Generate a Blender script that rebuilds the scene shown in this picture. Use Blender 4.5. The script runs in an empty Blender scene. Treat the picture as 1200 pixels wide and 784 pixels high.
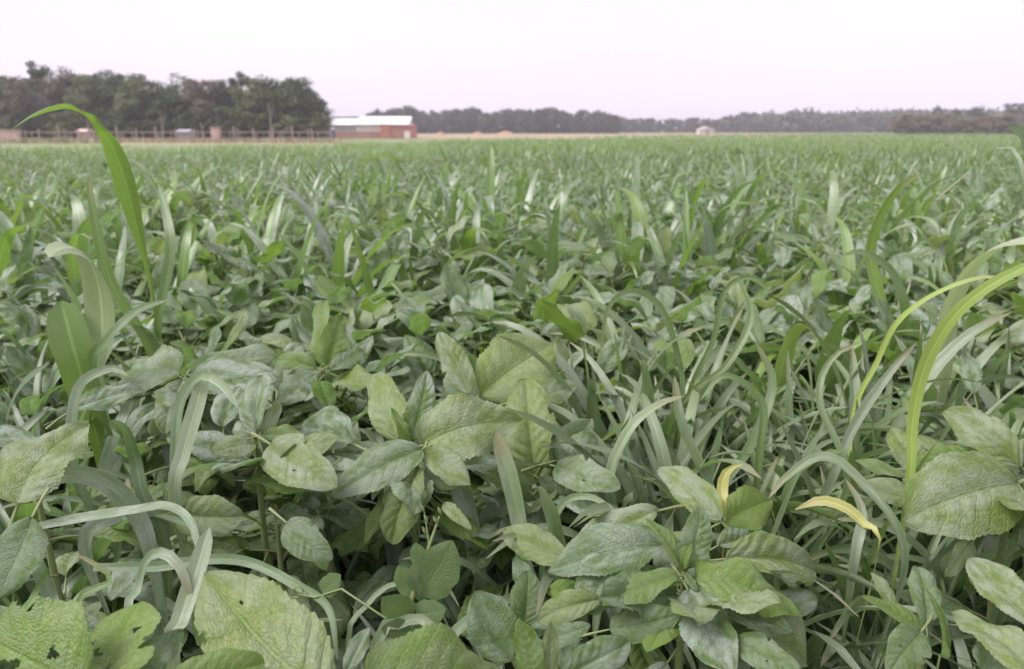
import bpy, math, random
import numpy as np
from mathutils import Vector, Matrix

random.seed(7)
rng = np.random.default_rng(11)
S = bpy.context.scene
COL = S.collection
R = math.radians

# ------------------------------------------------------------------ camera
CAM_H = 1.10
PITCH = R(14.93)
FPX = 900.0                       # focal length in pixels of the 1200 px wide photograph
cam_d = bpy.data.cameras.new('camera')
cam = bpy.data.objects.new('camera', cam_d)
COL.objects.link(cam)
cam.location = (0, 0, CAM_H)
cam.rotation_euler = (math.pi / 2 - PITCH, 0, 0)
cam_d.sensor_width = 36
cam_d.lens = FPX * 36 / 1200
cam_d.clip_start = 0.02
cam_d.clip_end = 5000
cam_d.dof.use_dof = True
cam_d.dof.focus_distance = .98
cam_d.dof.aperture_fstop = 6.3
S.camera = cam

# ------------------------------------------------------------------ sky, sun, exposure
SUN_EL, SUN_AZ = R(52), R(-105)     # azimuth measured from straight ahead, negative = left
w = bpy.data.worlds.new('World'); S.world = w; w.use_nodes = True
nt = w.node_tree; nt.nodes.clear()
sky = nt.nodes.new('ShaderNodeTexSky'); sky.sky_type = 'NISHITA'; sky.sun_disc = False
sky.sun_elevation = SUN_EL; sky.sun_rotation = SUN_AZ      # clockwise from +Y, as the lamp
sky.dust_density = 4.0; sky.air_density = 1.0
mixw = nt.nodes.new('ShaderNodeMix'); mixw.data_type = 'RGBA'
mixw.inputs['Factor'].default_value = 0.88          # a thin even overcast veil over the clear sky
bg = nt.nodes.new('ShaderNodeBackground'); bg.inputs['Strength'].default_value = 0.09
out = nt.nodes.new('ShaderNodeOutputWorld')
tcw = nt.nodes.new('ShaderNodeTexCoord'); mpw = nt.nodes.new('ShaderNodeMapping'); mpw.inputs['Scale'].default_value = (1.2, 1.2, 4.0)
nzw = nt.nodes.new('ShaderNodeTexNoise'); nzw.inputs['Scale'].default_value = 1.6; nzw.inputs['Detail'].default_value = 4
vmx = nt.nodes.new('ShaderNodeMix'); vmx.data_type = 'RGBA'
vmx.inputs[6].default_value = (8.9, 8.0, 9.9, 1); vmx.inputs[7].default_value = (10.2, 9.5, 10.7, 1)
nt.links.new(tcw.outputs['Generated'], mpw.inputs[0]); nt.links.new(mpw.outputs[0], nzw.inputs['Vector'])
nt.links.new(nzw.outputs['Fac'], vmx.inputs[0]); nt.links.new(vmx.outputs[2], mixw.inputs[7])
nt.links.new(sky.outputs[0], mixw.inputs[6])
nt.links.new(mixw.outputs[2], bg.inputs['Color'])
nt.links.new(bg.outputs[0], out.inputs['Surface'])

sd = bpy.data.lights.new('sun', 'SUN'); sun = bpy.data.objects.new('sun', sd); COL.objects.link(sun)
sd.energy = 3.3; sd.angle = R(32); sd.color = (1.0, 0.97, 0.93)
sv = Vector((math.sin(SUN_AZ) * math.cos(SUN_EL), math.cos(SUN_AZ) * math.cos(SUN_EL), math.sin(SUN_EL)))
sun.rotation_euler = (-sv).to_track_quat('-Z', 'Y').to_euler()

S.view_settings.view_transform = 'Standard'
S.view_settings.look = 'None'
S.view_settings.gamma = 1
S.view_settings.use_curve_mapping = False
S.view_settings.exposure = 0.46
S.cycles.max_bounces = 6
S.cycles.diffuse_bounces = 2
S.cycles.transmission_bounces = 4
S.cycles.glossy_bounces = 2
S.cycles.volume_bounces = 0
S.cycles.use_denoising = True

# ------------------------------------------------------------------ helpers
CP, SP = math.cos(PITCH), math.sin(PITCH)
def at(px, py, d):
    """world point seen at photo pixel (px, py) whose horizontal distance from the camera plane is d metres"""
    rx = (px - 600) / FPX; ry = -(py - 392) / FPX
    v = Vector((rx, CP + ry * SP, -SP + ry * CP))
    return Vector((0, 0, CAM_H)) + v * (d / v.y)
def gx(px, d):
    return at(px, 152, d).x

def tag(o, label=None, cat=None, group=None, kind=None):
    if label: o['label'] = label
    if cat: o['category'] = cat
    if group: o['group'] = group
    if kind: o['kind'] = kind
    return o
def empty(name, loc=(0, 0, 0), rz=0):
    o = bpy.data.objects.new(name, None); COL.objects.link(o)
    o.location = loc; o.rotation_euler = (0, 0, rz); o.empty_display_size = 0.05
    return o
def link(name, me, parent=None, mat=None, M=None):
    o = bpy.data.objects.new(name, me); COL.objects.link(o)
    if parent is not None: o.parent = parent
    if M is not None: o.matrix_local = M
    if mat is not None and not me.materials: me.materials.append(mat)
    return o
def mesh_np(name, V, F, UV=None, mats=(), midx=None, smooth=True):
    """V (n,3), F list/array of quads (m,4), UV per vertex (n,2)"""
    V = np.asarray(V, np.float32); F = np.asarray(F, np.int32)
    k = F.shape[1]
    me = bpy.data.meshes.new(name)
    me.vertices.add(len(V)); me.vertices.foreach_set('co', V.ravel())
    me.loops.add(F.size); me.loops.foreach_set('vertex_index', F.ravel())
    me.polygons.add(len(F)); me.polygons.foreach_set('loop_start', np.arange(0, F.size, k, dtype=np.int32))
    if UV is not None:
        l = me.uv_layers.new(name='UVMap')
        l.data.foreach_set('uv', np.asarray(UV, np.float32)[F.ravel()].ravel())
    for m in mats: me.materials.append(m)
    if midx is not None: me.polygons.foreach_set('material_index', np.asarray(midx, np.int32))
    me.polygons.foreach_set('use_smooth', np.full(len(F), smooth, dtype=bool))
    me.update(calc_edges=True)
    return me
def join(parts):
    """parts: list of (V, F, UV)"""
    Vs, Fs, Us, n = [], [], [], 0
    for V, F, U in parts:
        Vs.append(V); Fs.append(np.asarray(F) + n); Us.append(U); n += len(V)
    return np.vstack(Vs), np.vstack(Fs), np.vstack(Us)
def grid_faces(nr, nc):
    i = np.arange(nr - 1)[:, None] * nc + np.arange(nc - 1)[None, :]
    i = i.ravel()
    return np.stack([i, i + 1, i + 1 + nc, i + nc], 1)
def box(x0, x1, y0, y1, z0, z1):
    V = np.array([(x, y, z) for z in (z0, z1) for y in (y0, y1) for x in (x0, x1)], float)
    F = np.array([(0, 2, 3, 1), (4, 5, 7, 6), (0, 1, 5, 4), (2, 6, 7, 3), (0, 4, 6, 2), (1, 3, 7, 5)])
    return V, F, np.zeros((8, 2))
def tube(pts, radii, seg=6):
    pts = [Vector(p) for p in pts]; V = []
    for i, p in enumerate(pts):
        t = (pts[min(i + 1, len(pts) - 1)] - pts[max(i - 1, 0)]).normalized()
        a = t.cross(Vector((0.31, 0.9, 0.2))).normalized(); b = t.cross(a)
        for k in range(seg):
            an = 2 * math.pi * k / seg
            V.append(p + (a * math.cos(an) + b * math.sin(an)) * radii[i])
    F = []
    for i in range(len(pts) - 1):
        for k in range(seg):
            k2 = (k + 1) % seg
            F.append((i * seg + k, i * seg + k2, (i + 1) * seg + k2, (i + 1) * seg + k))
    V = np.array(V); U = np.zeros((len(V), 2)); U[:, 0] = .5
    U[:, 1] = np.repeat(np.linspace(0, 1, len(pts)), seg)
    return V, np.array(F), U

# ------------------------------------------------------------------ materials
class NB:
    def __init__(s, name):
        s.m = bpy.data.materials.new(name); s.m.use_nodes = True
        s.t = s.m.node_tree; s.t.nodes.clear()
        s.out = s.t.nodes.new('ShaderNodeOutputMaterial')
    def n(s, typ, ins=None, **kw):
        x = s.t.nodes.new(typ)
        for k, v in kw.items(): setattr(x, k, v)
        for k, v in (ins or {}).items(): s.put(x.inputs[k], v)
        return x
    def put(s, inp, v):
        if isinstance(v, bpy.types.NodeSocket): s.t.links.new(v, inp)
        else: inp.default_value = v
    def math(s, op, a, b=0.0, c=None):
        x = s.n('ShaderNodeMath', operation=op); s.put(x.inputs[0], a); s.put(x.inputs[1], b)
        if c is not None: s.put(x.inputs[2], c)
        return x.outputs[0]
    def mix(s, f, a, b):
        x = s.n('ShaderNodeMix', data_type='RGBA'); s.put(x.inputs[0], f)
        s.put(x.inputs[6], a if isinstance(a, bpy.types.NodeSocket) else (*a, 1))
        s.put(x.inputs[7], b if isinstance(b, bpy.types.NodeSocket) else (*b, 1))
        return x.outputs[2]
    def ramp(s, f, lo, hi):
        x = s.n('ShaderNodeMapRange', interpolation_type='SMOOTHSTEP')
        s.put(x.inputs[0], f); x.inputs[1].default_value = lo; x.inputs[2].default_value = hi
        return x.outputs[0]
    def noise(s, vec, scale, detail=3.0, rough=.55):
        x = s.n('ShaderNodeTexNoise'); s.put(x.inputs['Vector'], vec); s.put(x.inputs['Scale'], scale)
        x.inputs['Detail'].default_value = detail; x.inputs['Roughness'].default_value = rough
        return x.outputs['Fac']
    def rand(s):
        a = s.n('ShaderNodeObjectInfo').outputs['Random']
        b = s.n('ShaderNodeNewGeometry').outputs['Random Per Island']
        return s.math('FRACT', s.math('ADD', a, b))

NV = 8.0            # pairs of side veins on a broad leaf
VSLOPE = 0.42
def leaf_material(name, green, deep, yellow, dust, trans, dust_amt, yel_amt, rough=.5):
    b = NB(name)
    uv = b.n('ShaderNodeTexCoord').outputs['UV']
    r = b.rand()
    sx = b.n('ShaderNodeSeparateXYZ', {0: uv})
    u, v = sx.outputs[0], sx.outputs[1]
    ax = b.math('ABSOLUTE', b.math('SUBTRACT', u, .5))
    wob = b.math('MULTIPLY', b.math('SUBTRACT', b.noise(uv, 4.0, 2.0), .5), .07)
    ph = b.math('FRACT', b.math('MULTIPLY', b.math('ADD', wob, b.math('SUBTRACT', v, b.math('MULTIPLY', ax, VSLOPE))), NV))
    dv = b.math('MINIMUM', ph, b.math('SUBTRACT', 1.0, ph))
    vein = b.math('SUBTRACT', 1.0, b.ramp(dv, .015, .075))
    mid = b.math('SUBTRACT', 1.0, b.ramp(ax, .008, .03))
    vn = b.math('MAXIMUM', b.math('MULTIPLY', vein, .5), mid)
    off = b.n('ShaderNodeCombineXYZ', {0: b.math('MULTIPLY', r, 37.0), 1: b.math('MULTIPLY', r, 91.0), 2: b.math('MULTIPLY', r, 13.0)}).outputs[0]
    vec = b.n('ShaderNodeVectorMath', {0: uv, 1: off}, operation='ADD').outputs[0]
    n1 = b.noise(vec, 3.2, 5.0, .6)
    n2 = b.noise(vec, 9.0, 4.0, .65)
    n3 = b.noise(vec, 38.0, 3.0, .6)
    c = b.mix(b.math('MULTIPLY', r, 1.0), green, deep)
    c = b.mix(b.math('MULTIPLY', b.math('SUBTRACT', 1.0, vn), b.math('MULTIPLY', b.ramp(n2, .40, .75), yel_amt)), c, yellow)
    dsel = b.math('MULTIPLY', b.ramp(n1, .34, .62), b.math('ADD', .28, b.math('MULTIPLY', b.math('FRACT', b.math('MULTIPLY', r, 7.3)), .95)))
    dsel = b.math('MULTIPLY', dsel, b.math('ADD', .55, b.math('MULTIPLY', b.ramp(n3, .3, .7), .45)))
    c = b.mix(b.math('MULTIPLY', dsel, dust_amt), c, dust)
    c = b.mix(b.math('MULTIPLY', vn, .32), c, tuple(min(1, x * 1.5 + .02) for x in green))
    c = b.mix(b.math('MULTIPLY', b.ramp(n3, .62, .75), .22), c, (.40, .41, .36))
    br = b.math('MULTIPLY', b.ramp(n2, .68, .76), b.math('GREATER_THAN', b.math('FRACT', b.math('MULTIPLY', r, 3.7)), .6))
    c = b.mix(b.math('MULTIPLY', br, .4), c, (.21, .16, .06))
    sp = b.n('ShaderNodeTexVoronoi', {'Vector': vec, 'Scale': 15.0}).outputs['Distance']
    c = b.mix(b.math('MULTIPLY', b.math('LESS_THAN', sp, .085), .55), c, (.50, .48, .38))
    vor = b.n('ShaderNodeTexVoronoi', {'Vector': vec, 'Scale': 46.0}).outputs['Distance']
    bump = b.n('ShaderNodeBump', {'Strength': .55, 'Distance': .003, 'Height': b.math('ADD', b.math('ADD', b.math('MULTIPLY', n3, .35), b.math('MULTIPLY', vor, -.7)), b.math('MULTIPLY', vn, -.7))})
    p = b.n('ShaderNodeBsdfPrincipled', {'Base Color': c, 'Roughness': rough, 'Normal': bump.outputs[0], 'Specular IOR Level': .5})
    tc = b.mix(.35, trans, c)
    t = b.n('ShaderNodeBsdfTranslucent', {'Color': tc})
    m = b.n('ShaderNodeMixShader', {0: .35, 1: p.outputs[0], 2: t.outputs[0]})
    b.t.links.new(m.outputs[0], b.out.inputs[0])
    return b.m
def blade_material(name, green, grey, trans, grey_amt=.6, rough=.34):
    b = NB(name)
    uv = b.n('ShaderNodeTexCoord').outputs['UV']
    r = b.rand()
    sx = b.n('ShaderNodeSeparateXYZ', {0: uv}); u, v = sx.outputs[0], sx.outputs[1]
    ax = b.math('ABSOLUTE', b.math('SUBTRACT', u, .5))
    st = b.n('ShaderNodeCombineXYZ', {0: b.math('MULTIPLY', u, 38.0), 1: b.math('MULTIPLY', v, 1.2), 2: b.math('MULTIPLY', r, 55.0)}).outputs[0]
    n1 = b.noise(st, 1.0, 3.0)
    st2 = b.n('ShaderNodeCombineXYZ', {0: b.math('MULTIPLY', u, 2.0), 1: b.math('MULTIPLY', v, 9.0), 2: b.math('MULTIPLY', r, 31.0)}).outputs[0]
    n2 = b.noise(st2, 1.0, 5.0, .65)
    mid = b.math('SUBTRACT', 1.0, b.ramp(ax, .02, .06))
    f = b.math('MULTIPLY', b.math('ADD', b.math('MULTIPLY', b.ramp(n2, .35, .65), .6), b.math('MULTIPLY', n1, .5)), b.math('MULTIPLY', b.math('ADD', .12, b.math('MULTIPLY', r, 1.15)), grey_amt))
    c = b.mix(f, green, grey)
    c = b.mix(b.math('MULTIPLY', mid, .7), c, tuple(min(1, x * 1.9 + .06) for x in green))
    wp = b.noise(b.n('ShaderNodeNewGeometry').outputs['Position'], .55, 2.0)
    c = b.mix(b.math('MULTIPLY', b.ramp(wp, .45, .7), .38), c, tuple(x * y for x, y in zip(green, (1.9, 1.55, 1.3))))
    tip = b.math('MULTIPLY', b.ramp(v, .9, 1.0), b.math('GREATER_THAN', r, .55))
    c = b.mix(b.math('MULTIPLY', tip, .7), c, (.30, .24, .12))
    bump = b.n('ShaderNodeBump', {'Strength': .5, 'Distance': .0012, 'Height': n1})
    p = b.n('ShaderNodeBsdfPrincipled', {'Base Color': c, 'Roughness': rough, 'Normal': bump.outputs[0], 'Specular IOR Level': .85})
    t = b.n('ShaderNodeBsdfTranslucent', {'Color': b.mix(.3, trans, c)})
    m = b.n('ShaderNodeMixShader', {0: .35, 1: p.outputs[0], 2: t.outputs[0]})
    b.t.links.new(m.outputs[0], b.out.inputs[0])
    return b.m
def plain(name, col, rough=.7, var=.25, scale=3.0, col2=None, metal=0.0, obj=False):
    b = NB(name)
    tc = b.n('ShaderNodeTexCoord').outputs['Object']
    n1 = b.noise(tc, scale, 5.0, .6)
    c2 = col2 or tuple(x * (1 - var * 1.6) for x in col)
    c = b.mix(b.ramp(n1, .35, .68), col, c2)
    if obj:
        c = b.mix(b.math('MULTIPLY', b.n('ShaderNodeObjectInfo').outputs['Random'], .5), c, tuple(x * .55 for x in col))
    p = b.n('ShaderNodeBsdfPrincipled', {'Base Color': c, 'Roughness': rough, 'Metallic': metal})
    b.t.links.new(p.outputs[0], b.out.inputs[0])
    return b.m
def foliage(name, c1, c2, trans=.2):
    b = NB(name)
    r = b.rand()
    tc = b.n('ShaderNodeTexCoord').outputs['Object']
    n = b.noise(tc, .35, 3.0)
    c = b.mix(b.math('ADD', b.math('MULTIPLY', r, .5), b.math('MULTIPLY', b.ramp(n, .35, .65), .5)), c1, c2)
    p = b.n('ShaderNodeBsdfPrincipled', {'Base Color': c, 'Roughness': .6, 'Specular IOR Level': .3})
    t = b.n('ShaderNodeBsdfTranslucent', {'Color': c})
    m = b.n('ShaderNodeMixShader', {0: trans, 1: p.outputs[0], 2: t.outputs[0]})
    b.t.links.new(m.outputs[0], b.out.inputs[0])
    return b.m

M_LEAF = leaf_material('leaf_dusty', (0.115, 0.184, 0.049), (0.073, 0.135, 0.039), (0.285, 0.360, 0.097), (0.414, 0.472, 0.415), (0.234, 0.423, 0.058), .92, .35)
M_LEAF_G = leaf_material('leaf_fresh', (0.149, 0.243, 0.036), (0.101, 0.182, 0.031), (0.324, 0.396, 0.090), (0.324, 0.369, 0.270), (0.279, 0.477, 0.045), .50, .35)
M_LEAF_Y = leaf_material('leaf_mottled', (0.171, 0.243, 0.057), (0.128, 0.196, 0.048), (0.376, 0.405, 0.143), (0.373, 0.418, 0.332), (0.291, 0.432, 0.067), .88, .50)
M_STEM = plain('stem', (.17, .23, .08), .55, .3, 20.0, (.20, .19, .085))
M_BLADE = blade_material('blade', (0.094, 0.164, 0.043), (0.389, 0.440, 0.382), (0.222, 0.405, 0.057), .95)
M_BLADE_G = blade_material('blade_fresh', (0.119, 0.211, 0.044), (0.274, 0.354, 0.192), (0.290, 0.493, 0.053), .5)
M_BLADE_Y = blade_material('blade_lime', (.25, .38, .09), (.42, .51, .26), (.46, .60, .08), .6)
M_BLADE_P = blade_material('blade_pale', (.23, .30, .15), (.50, .54, .47), (.30, .46, .10), 1.3)
M_BLADE_D = blade_material('blade_dry', (.40, .43, .13), (.44, .45, .22), (.46, .48, .12), .6)
M_BLADE_B = blade_material('blade_grey', (0.086, 0.144, 0.054), (0.368, 0.404, 0.352), (0.180, 0.306, 0.072), .95)

# ------------------------------------------------------------------ leaf and blade meshes
def leaf_arrays(seed, nl=56, nc=13, wid=.62, droop=.6, fold=.28, ruff=.05, quilt=.026, teeth=15, tooth=.07, holes=(), ovate=.55, point=.78):
    g = random.Random(seed)
    t = np.linspace(0, 1, nl)[:, None]; s = np.linspace(-1, 1, nc)[None, :]
    w = (np.maximum(t, 1e-4) ** ovate) * (np.maximum(1 - t, 1e-4) ** point)
    w = w / w.max() * wid / 2
    saw = (t * teeth) % 1.0
    edge = np.abs(s) ** 3
    ser = 1 + tooth * (saw - .5) * edge * np.minimum(1, (1 - t) * 6)
    wob = 1 + .05 * np.sin(t * g.uniform(5, 9) + g.uniform(0, 6)) + .04 * np.sin(t * g.uniform(14, 22) + g.uniform(0, 6)) * np.sign(s)
    x = s * w * ser * wob
    # bend along the length
    ang = g.uniform(-.1, .25) - droop * t ** 1.4 + .12 * np.sin(t * 5 + g.uniform(0, 6))
    dt = 1 / (nl - 1)
    y0 = np.cumsum(np.cos(ang), 0) * dt; z0 = np.cumsum(np.sin(ang), 0) * dt
    jit = .16 * np.sin(t * g.uniform(7, 12) + g.uniform(0, 6) + s * 2.1) + .10 * np.sin(t * g.uniform(17, 25) + g.uniform(0, 6) - s * 3.3)
    ph = (t - np.abs(s) * .5 * VSLOPE) * NV + jit
    quilt = quilt * (.75 + .5 * np.sin(t * g.uniform(3, 7) + s * g.uniform(1, 3) + g.uniform(0, 6)))
    bulge = np.abs(np.sin(np.pi * ph)) ** .7
    z = fold * np.abs(x) * (1 - .5 * t) - fold * 1.2 * np.abs(x) ** 2 / max(wid, .1)
    z = z + quilt * bulge * (1 - s ** 4 * .5) * np.minimum(1, np.abs(s) * 5) * np.minimum(1, (1 - t) * 5)
    z = z + ruff * edge * np.sin(t * g.uniform(9, 14) + g.uniform(0, 6) + np.sign(s) * g.uniform(0, 2))
    tw = g.uniform(-.35, .35) * t
    nx = -np.sin(ang); ny = np.cos(ang)
    xx = x * np.cos(tw) - z * np.sin(tw) + .05 * np.sin(t * 2.5 + g.uniform(0, 6)) * t
    zz = x * np.sin(tw) + z * np.cos(tw)
    V = np.stack([xx, y0 + nx * zz + 0 * s, z0 + ny * zz], -1).reshape(-1, 3)
    U = np.stack([(s * .5 + .5) + 0 * t, t + 0 * s], -1).reshape(-1, 2)
    F = grid_faces(nl, nc)
    if holes:
        c = U[F].mean(1); keep = np.ones(len(F), bool)
        for hu, hv, ru, rv in holes:
            an = np.arctan2((c[:, 1] - hv) / rv, (c[:, 0] - hu) / ru)
            rr = 1 + .3 * np.sin(an * 3 + hu * 9) + .15 * np.sin(an * 5 + hv * 20)
            keep &= ((c[:, 0] - hu) / ru) ** 2 + ((c[:, 1] - hv) / rv) ** 2 > rr ** 2
        F = F[keep]
    return V, F, U
def petiole_arrays(length=.4, sag=.12, rad=.018):
    return tube([(0, -length, -sag), (0, -length * .5, -sag * .4), (0, .02, -.004)], [rad * 1.3, rad, rad * .7], 5)
def leaf_mesh(name, mat, seed, petiole=True, **kw):
    V, F, U = leaf_arrays(seed, **kw)
    mi = [0] * len(F)
    if petiole:
        P = petiole_arrays()
        mi += [1] * len(P[1]); V, F, U = join([(V, F, U), P])
    return mesh_np(name, V, F, U, (mat, M_STEM), mi)

def blade_from_path(pts, width, nseg=26, nc=5, keel=.22, hint=(0, -.6, .8), twist=0.0, t0=.25, taper=1.6, wav=.0, base=.35, prof=None):
    """ribbon along a smooth path; pts world (n,3)"""
    P = np.array([tuple(p) for p in pts], float)
    n = len(P)
    # Catmull-Rom
    Q = np.vstack([2 * P[0] - P[1], P, 2 * P[-1] - P[-2]])
    seg = np.linalg.norm(np.diff(P, axis=0), axis=1); cum = np.concatenate([[0], np.cumsum(seg)]); L = cum[-1]
    out = []
    for tt in np.linspace(0, 1, nseg):
        d = tt * L; i = min(n - 2, max(0, int(np.searchsorted(cum, d, side='right') - 1)))
        f = (d - cum[i]) / max(seg[i], 1e-9)
        a, b_, c, e = Q[i], Q[i + 1], Q[i + 2], Q[i + 3]
        out.append(.5 * ((2 * b_) + (-a + c) * f + (2 * a - 5 * b_ + 4 * c - e) * f * f + (-a + 3 * b_ - 3 * c + e) * f ** 3))
    C = np.array(out)
    T = np.gradient(C, axis=0); T /= np.linalg.norm(T, axis=1)[:, None]
    t = np.linspace(0, 1, nseg)
    h = np.array(hint, float); h /= np.linalg.norm(h)
    side = np.cross(T, h)
    for i in range(nseg):
        if np.linalg.norm(side[i]) < .25 and i: side[i] = side[i - 1]
        if i and side[i] @ side[i - 1] < 0: side[i] = -side[i]
        if i: side[i] = side[i] * .4 + side[i - 1] * .6
        side[i] -= T[i] * (side[i] @ T[i]); side[i] /= max(np.linalg.norm(side[i]), 1e-6)
    nor = np.cross(side, T)
    an = twist * t
    side, nor = side * np.cos(an)[:, None] + nor * np.sin(an)[:, None], nor * np.cos(an)[:, None] - side * np.sin(an)[:, None]
    w = width / 2 * np.minimum(1, (base + (1 - base) * np.minimum(1, t / t0) ** .8)) * np.maximum(1 - t, 0) ** (1 / taper) ** 1.0
    if prof is not None: w = np.interp(t, prof[0], prof[1])
    w = np.maximum(w / max(w.max(), 1e-9) * width / 2, width * .01)
    s = np.linspace(-1, 1, nc)
    wv = wav * width * np.sin(t * 31)[:, None] * (s[None, :] ** 2) * np.sign(s)[None, :]
    V = C[:, None, :] + side[:, None, :] * (s[None, :, None] * w[:, None, None]) + nor[:, None, :] * ((np.abs(s)[None, :] * keel * w[:, None] + wv)[:, :, None])
    U = np.stack([np.broadcast_to((s * .5 + .5)[None, :], (nseg, nc)), np.broadcast_to(t[:, None], (nseg, nc))], -1)
    return V.reshape(-1, 3), grid_faces(nseg, nc), U.reshape(-1, 2)

def pool_blade(seed, nseg=22, nc=5, kind='arch'):
    """unit-length blade growing from the origin, leaning towards +Y"""
    g = random.Random(seed)
    a = R(g.uniform(4, 26)); 
    bend = R({'arch': g.uniform(100, 185), 'up': g.uniform(5, 45), 'lean': g.uniform(55, 115)}[kind]); p = g.uniform(1.9, 4.2)
    pts = []; x = y = z = 0.0; n = 14; sw = g.uniform(-.5, .5)
    kink = g.uniform(.5, .8) if g.random() < .2 else None
    for i in range(n):
        t = i / (n - 1); th = a + bend * t ** p
        if kink and t > kink and kind != 'up': th += R(35)
        pts.append((x, y, z)); d = 1 / (n - 1)
        y += math.sin(th) * d * math.cos(sw * t); x += math.sin(th) * d * math.sin(sw * t); z += math.cos(th) * d
    return blade_from_path(pts, g.uniform(.036, .058), nseg, nc, keel=g.uniform(.12, .45), hint=(0, -.55, .83), twist=g.uniform(-1.2, 1.2), wav=g.uniform(0, .06), taper=g.uniform(1.5, 2.6))

# ------------------------------------------------------------------ pools
LEAF_HI, LEAF_MID = {}, {}
MATS = {'d': M_LEAF, 'g': M_LEAF_G, 'y': M_LEAF_Y}
WID = (.50, .40, .56, .46, .36, .60, .44, .52, .48, .40, .54, .47)
NIB = {3: ((.99, .62, .10, .05),), 6: ((.02, .4, .10, .04), (.66, .55, .022, .018)), 9: ((.98, .30, .14, .06), (.3, .72, .03, .02)), 11: ((.4, .5, .02, .016), (.7, .35, .016, .012), (.03, .7, .08, .035))}
for key, mat in MATS.items():
    LEAF_HI[key] = [leaf_mesh('leaf', mat, 100 + i, nl=64, nc=23 if i in NIB else 15, wid=WID[i], droop=(.2, .6, .9, .45, 1.2, .3)[i % 6], fold=(.35, .7, .5, 1.0)[i % 4], ruff=.018 + .016 * (i % 3),
        tooth=.045 + .02 * (i % 3), teeth=18 + 4 * (i % 3), quilt=(.021, .014, .018, .025)[i % 4], ovate=(.55, .7, .45, .62)[i % 4], point=(.78, .66, .9, .6, .82)[i % 5], holes=NIB.get(i, ())) for i in range(12)]
    LEAF_MID[key] = [leaf_mesh('leaf', mat, 300 + i, nl=24, nc=7, wid=WID[i], droop=(.2, .6, .9, .45, 1.2, .3)[i % 6], fold=(.35, .7, .5, 1.0)[i % 4], ruff=.04, quilt=.014, tooth=.0, ovate=(.55, .7, .45, .62)[i % 4], point=(.78, .66, .9, .6, .82)[i % 5]) for i in range(12)]
BLADES = {'b': M_BLADE, 'g': M_BLADE_G, 'u': M_BLADE_B, 'y': M_BLADE_Y}
BL = {k: {} for k in BLADES}
for key, mat in BLADES.items():
    for kind in ('arch', 'up', 'lean'):
        BL[key][kind] = [mesh_np('blade', *pool_blade(500 + i, kind=kind), (mat,)) for i in range(9)]
STEMS = []
for i in range(5):
    g = random.Random(800 + i)
    pts = [(0, 0, 0)] + [(g.uniform(-.03, .03) * k, g.uniform(-.03, .03) * k, k / 4) for k in (1, 2, 3)] + [(0, 0, 1)]
    STEMS.append(mesh_np('stem', *tube(pts, [.012, .011, .010, .008, .006], 6), (M_STEM,)))
M_CULM = plain('culm', (.12, .17, .06), .5, .3, 15.0)
CULMS = [mesh_np('stem', *tube([(0, 0, 0), (.01, 0, .5), (0, .01, 1)], [.014, .011, .006], 6), (M_CULM,)) for _ in range(2)]

def frame(pos, axis, normal, scale):
    a = axis.normalized(); x = a.cross(normal)
    if x.length < 1e-4: x = a.cross(Vector((1, .3, .2)))
    x.normalize(); n = x.cross(a)
    return Matrix.Translation(pos) @ Matrix(((x.x * scale, a.x * scale, n.x * scale, 0), (x.y * scale, a.y * scale, n.y * scale, 0), (x.z * scale, a.z * scale, n.z * scale, 0), (0, 0, 0, 1)))

def leafy_plant(loc, h, nleaf, size, seed, hi=False, name='broadleaf_plant', keys='dddgy', low=.3, tip=.62):
    g = random.Random(seed)
    root = empty(name, loc)
    lean = Vector((g.uniform(-.12, .12), g.uniform(-.12, .12), 1)).normalized()
    q = lean.to_track_quat('Z', 'Y').to_matrix().to_4x4()
    link('stem', STEMS[seed % 5], root, M=q @ Matrix.Diagonal((.75 * h / .6 * .9, .75 * h / .6 * .9, h, 1)))
    pool = LEAF_HI if hi else LEAF_MID
    az = g.uniform(0, 6.28)
    key0 = g.choice(keys)
    for k in range(nleaf):
        f = k / (nleaf - 1); az += 2.4 + g.uniform(-.4, .4)
        L = size * (1.0 - tip * f ** 2.4) * g.uniform(.8, 1.15)
        el = R(-18 + 72 * f ** 2.4 + g.uniform(-16, 16))
        z = h * (low + (1 - low) * f ** .8)
        dirv = Vector((math.cos(az) * math.cos(el), math.sin(az) * math.cos(el), math.sin(el)))
        outv = Vector((math.cos(az), math.sin(az), .5)).normalized()
        pos = lean * z + outv * L * .42
        key = key0 if g.random() < .5 else g.choice(keys)
        nrm = Vector((g.uniform(-.3, .3), g.uniform(-.3, .3), 1))
        link('leaf', g.choice(pool[key]), root, M=frame(pos, dirv, nrm, L))
    return root
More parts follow.
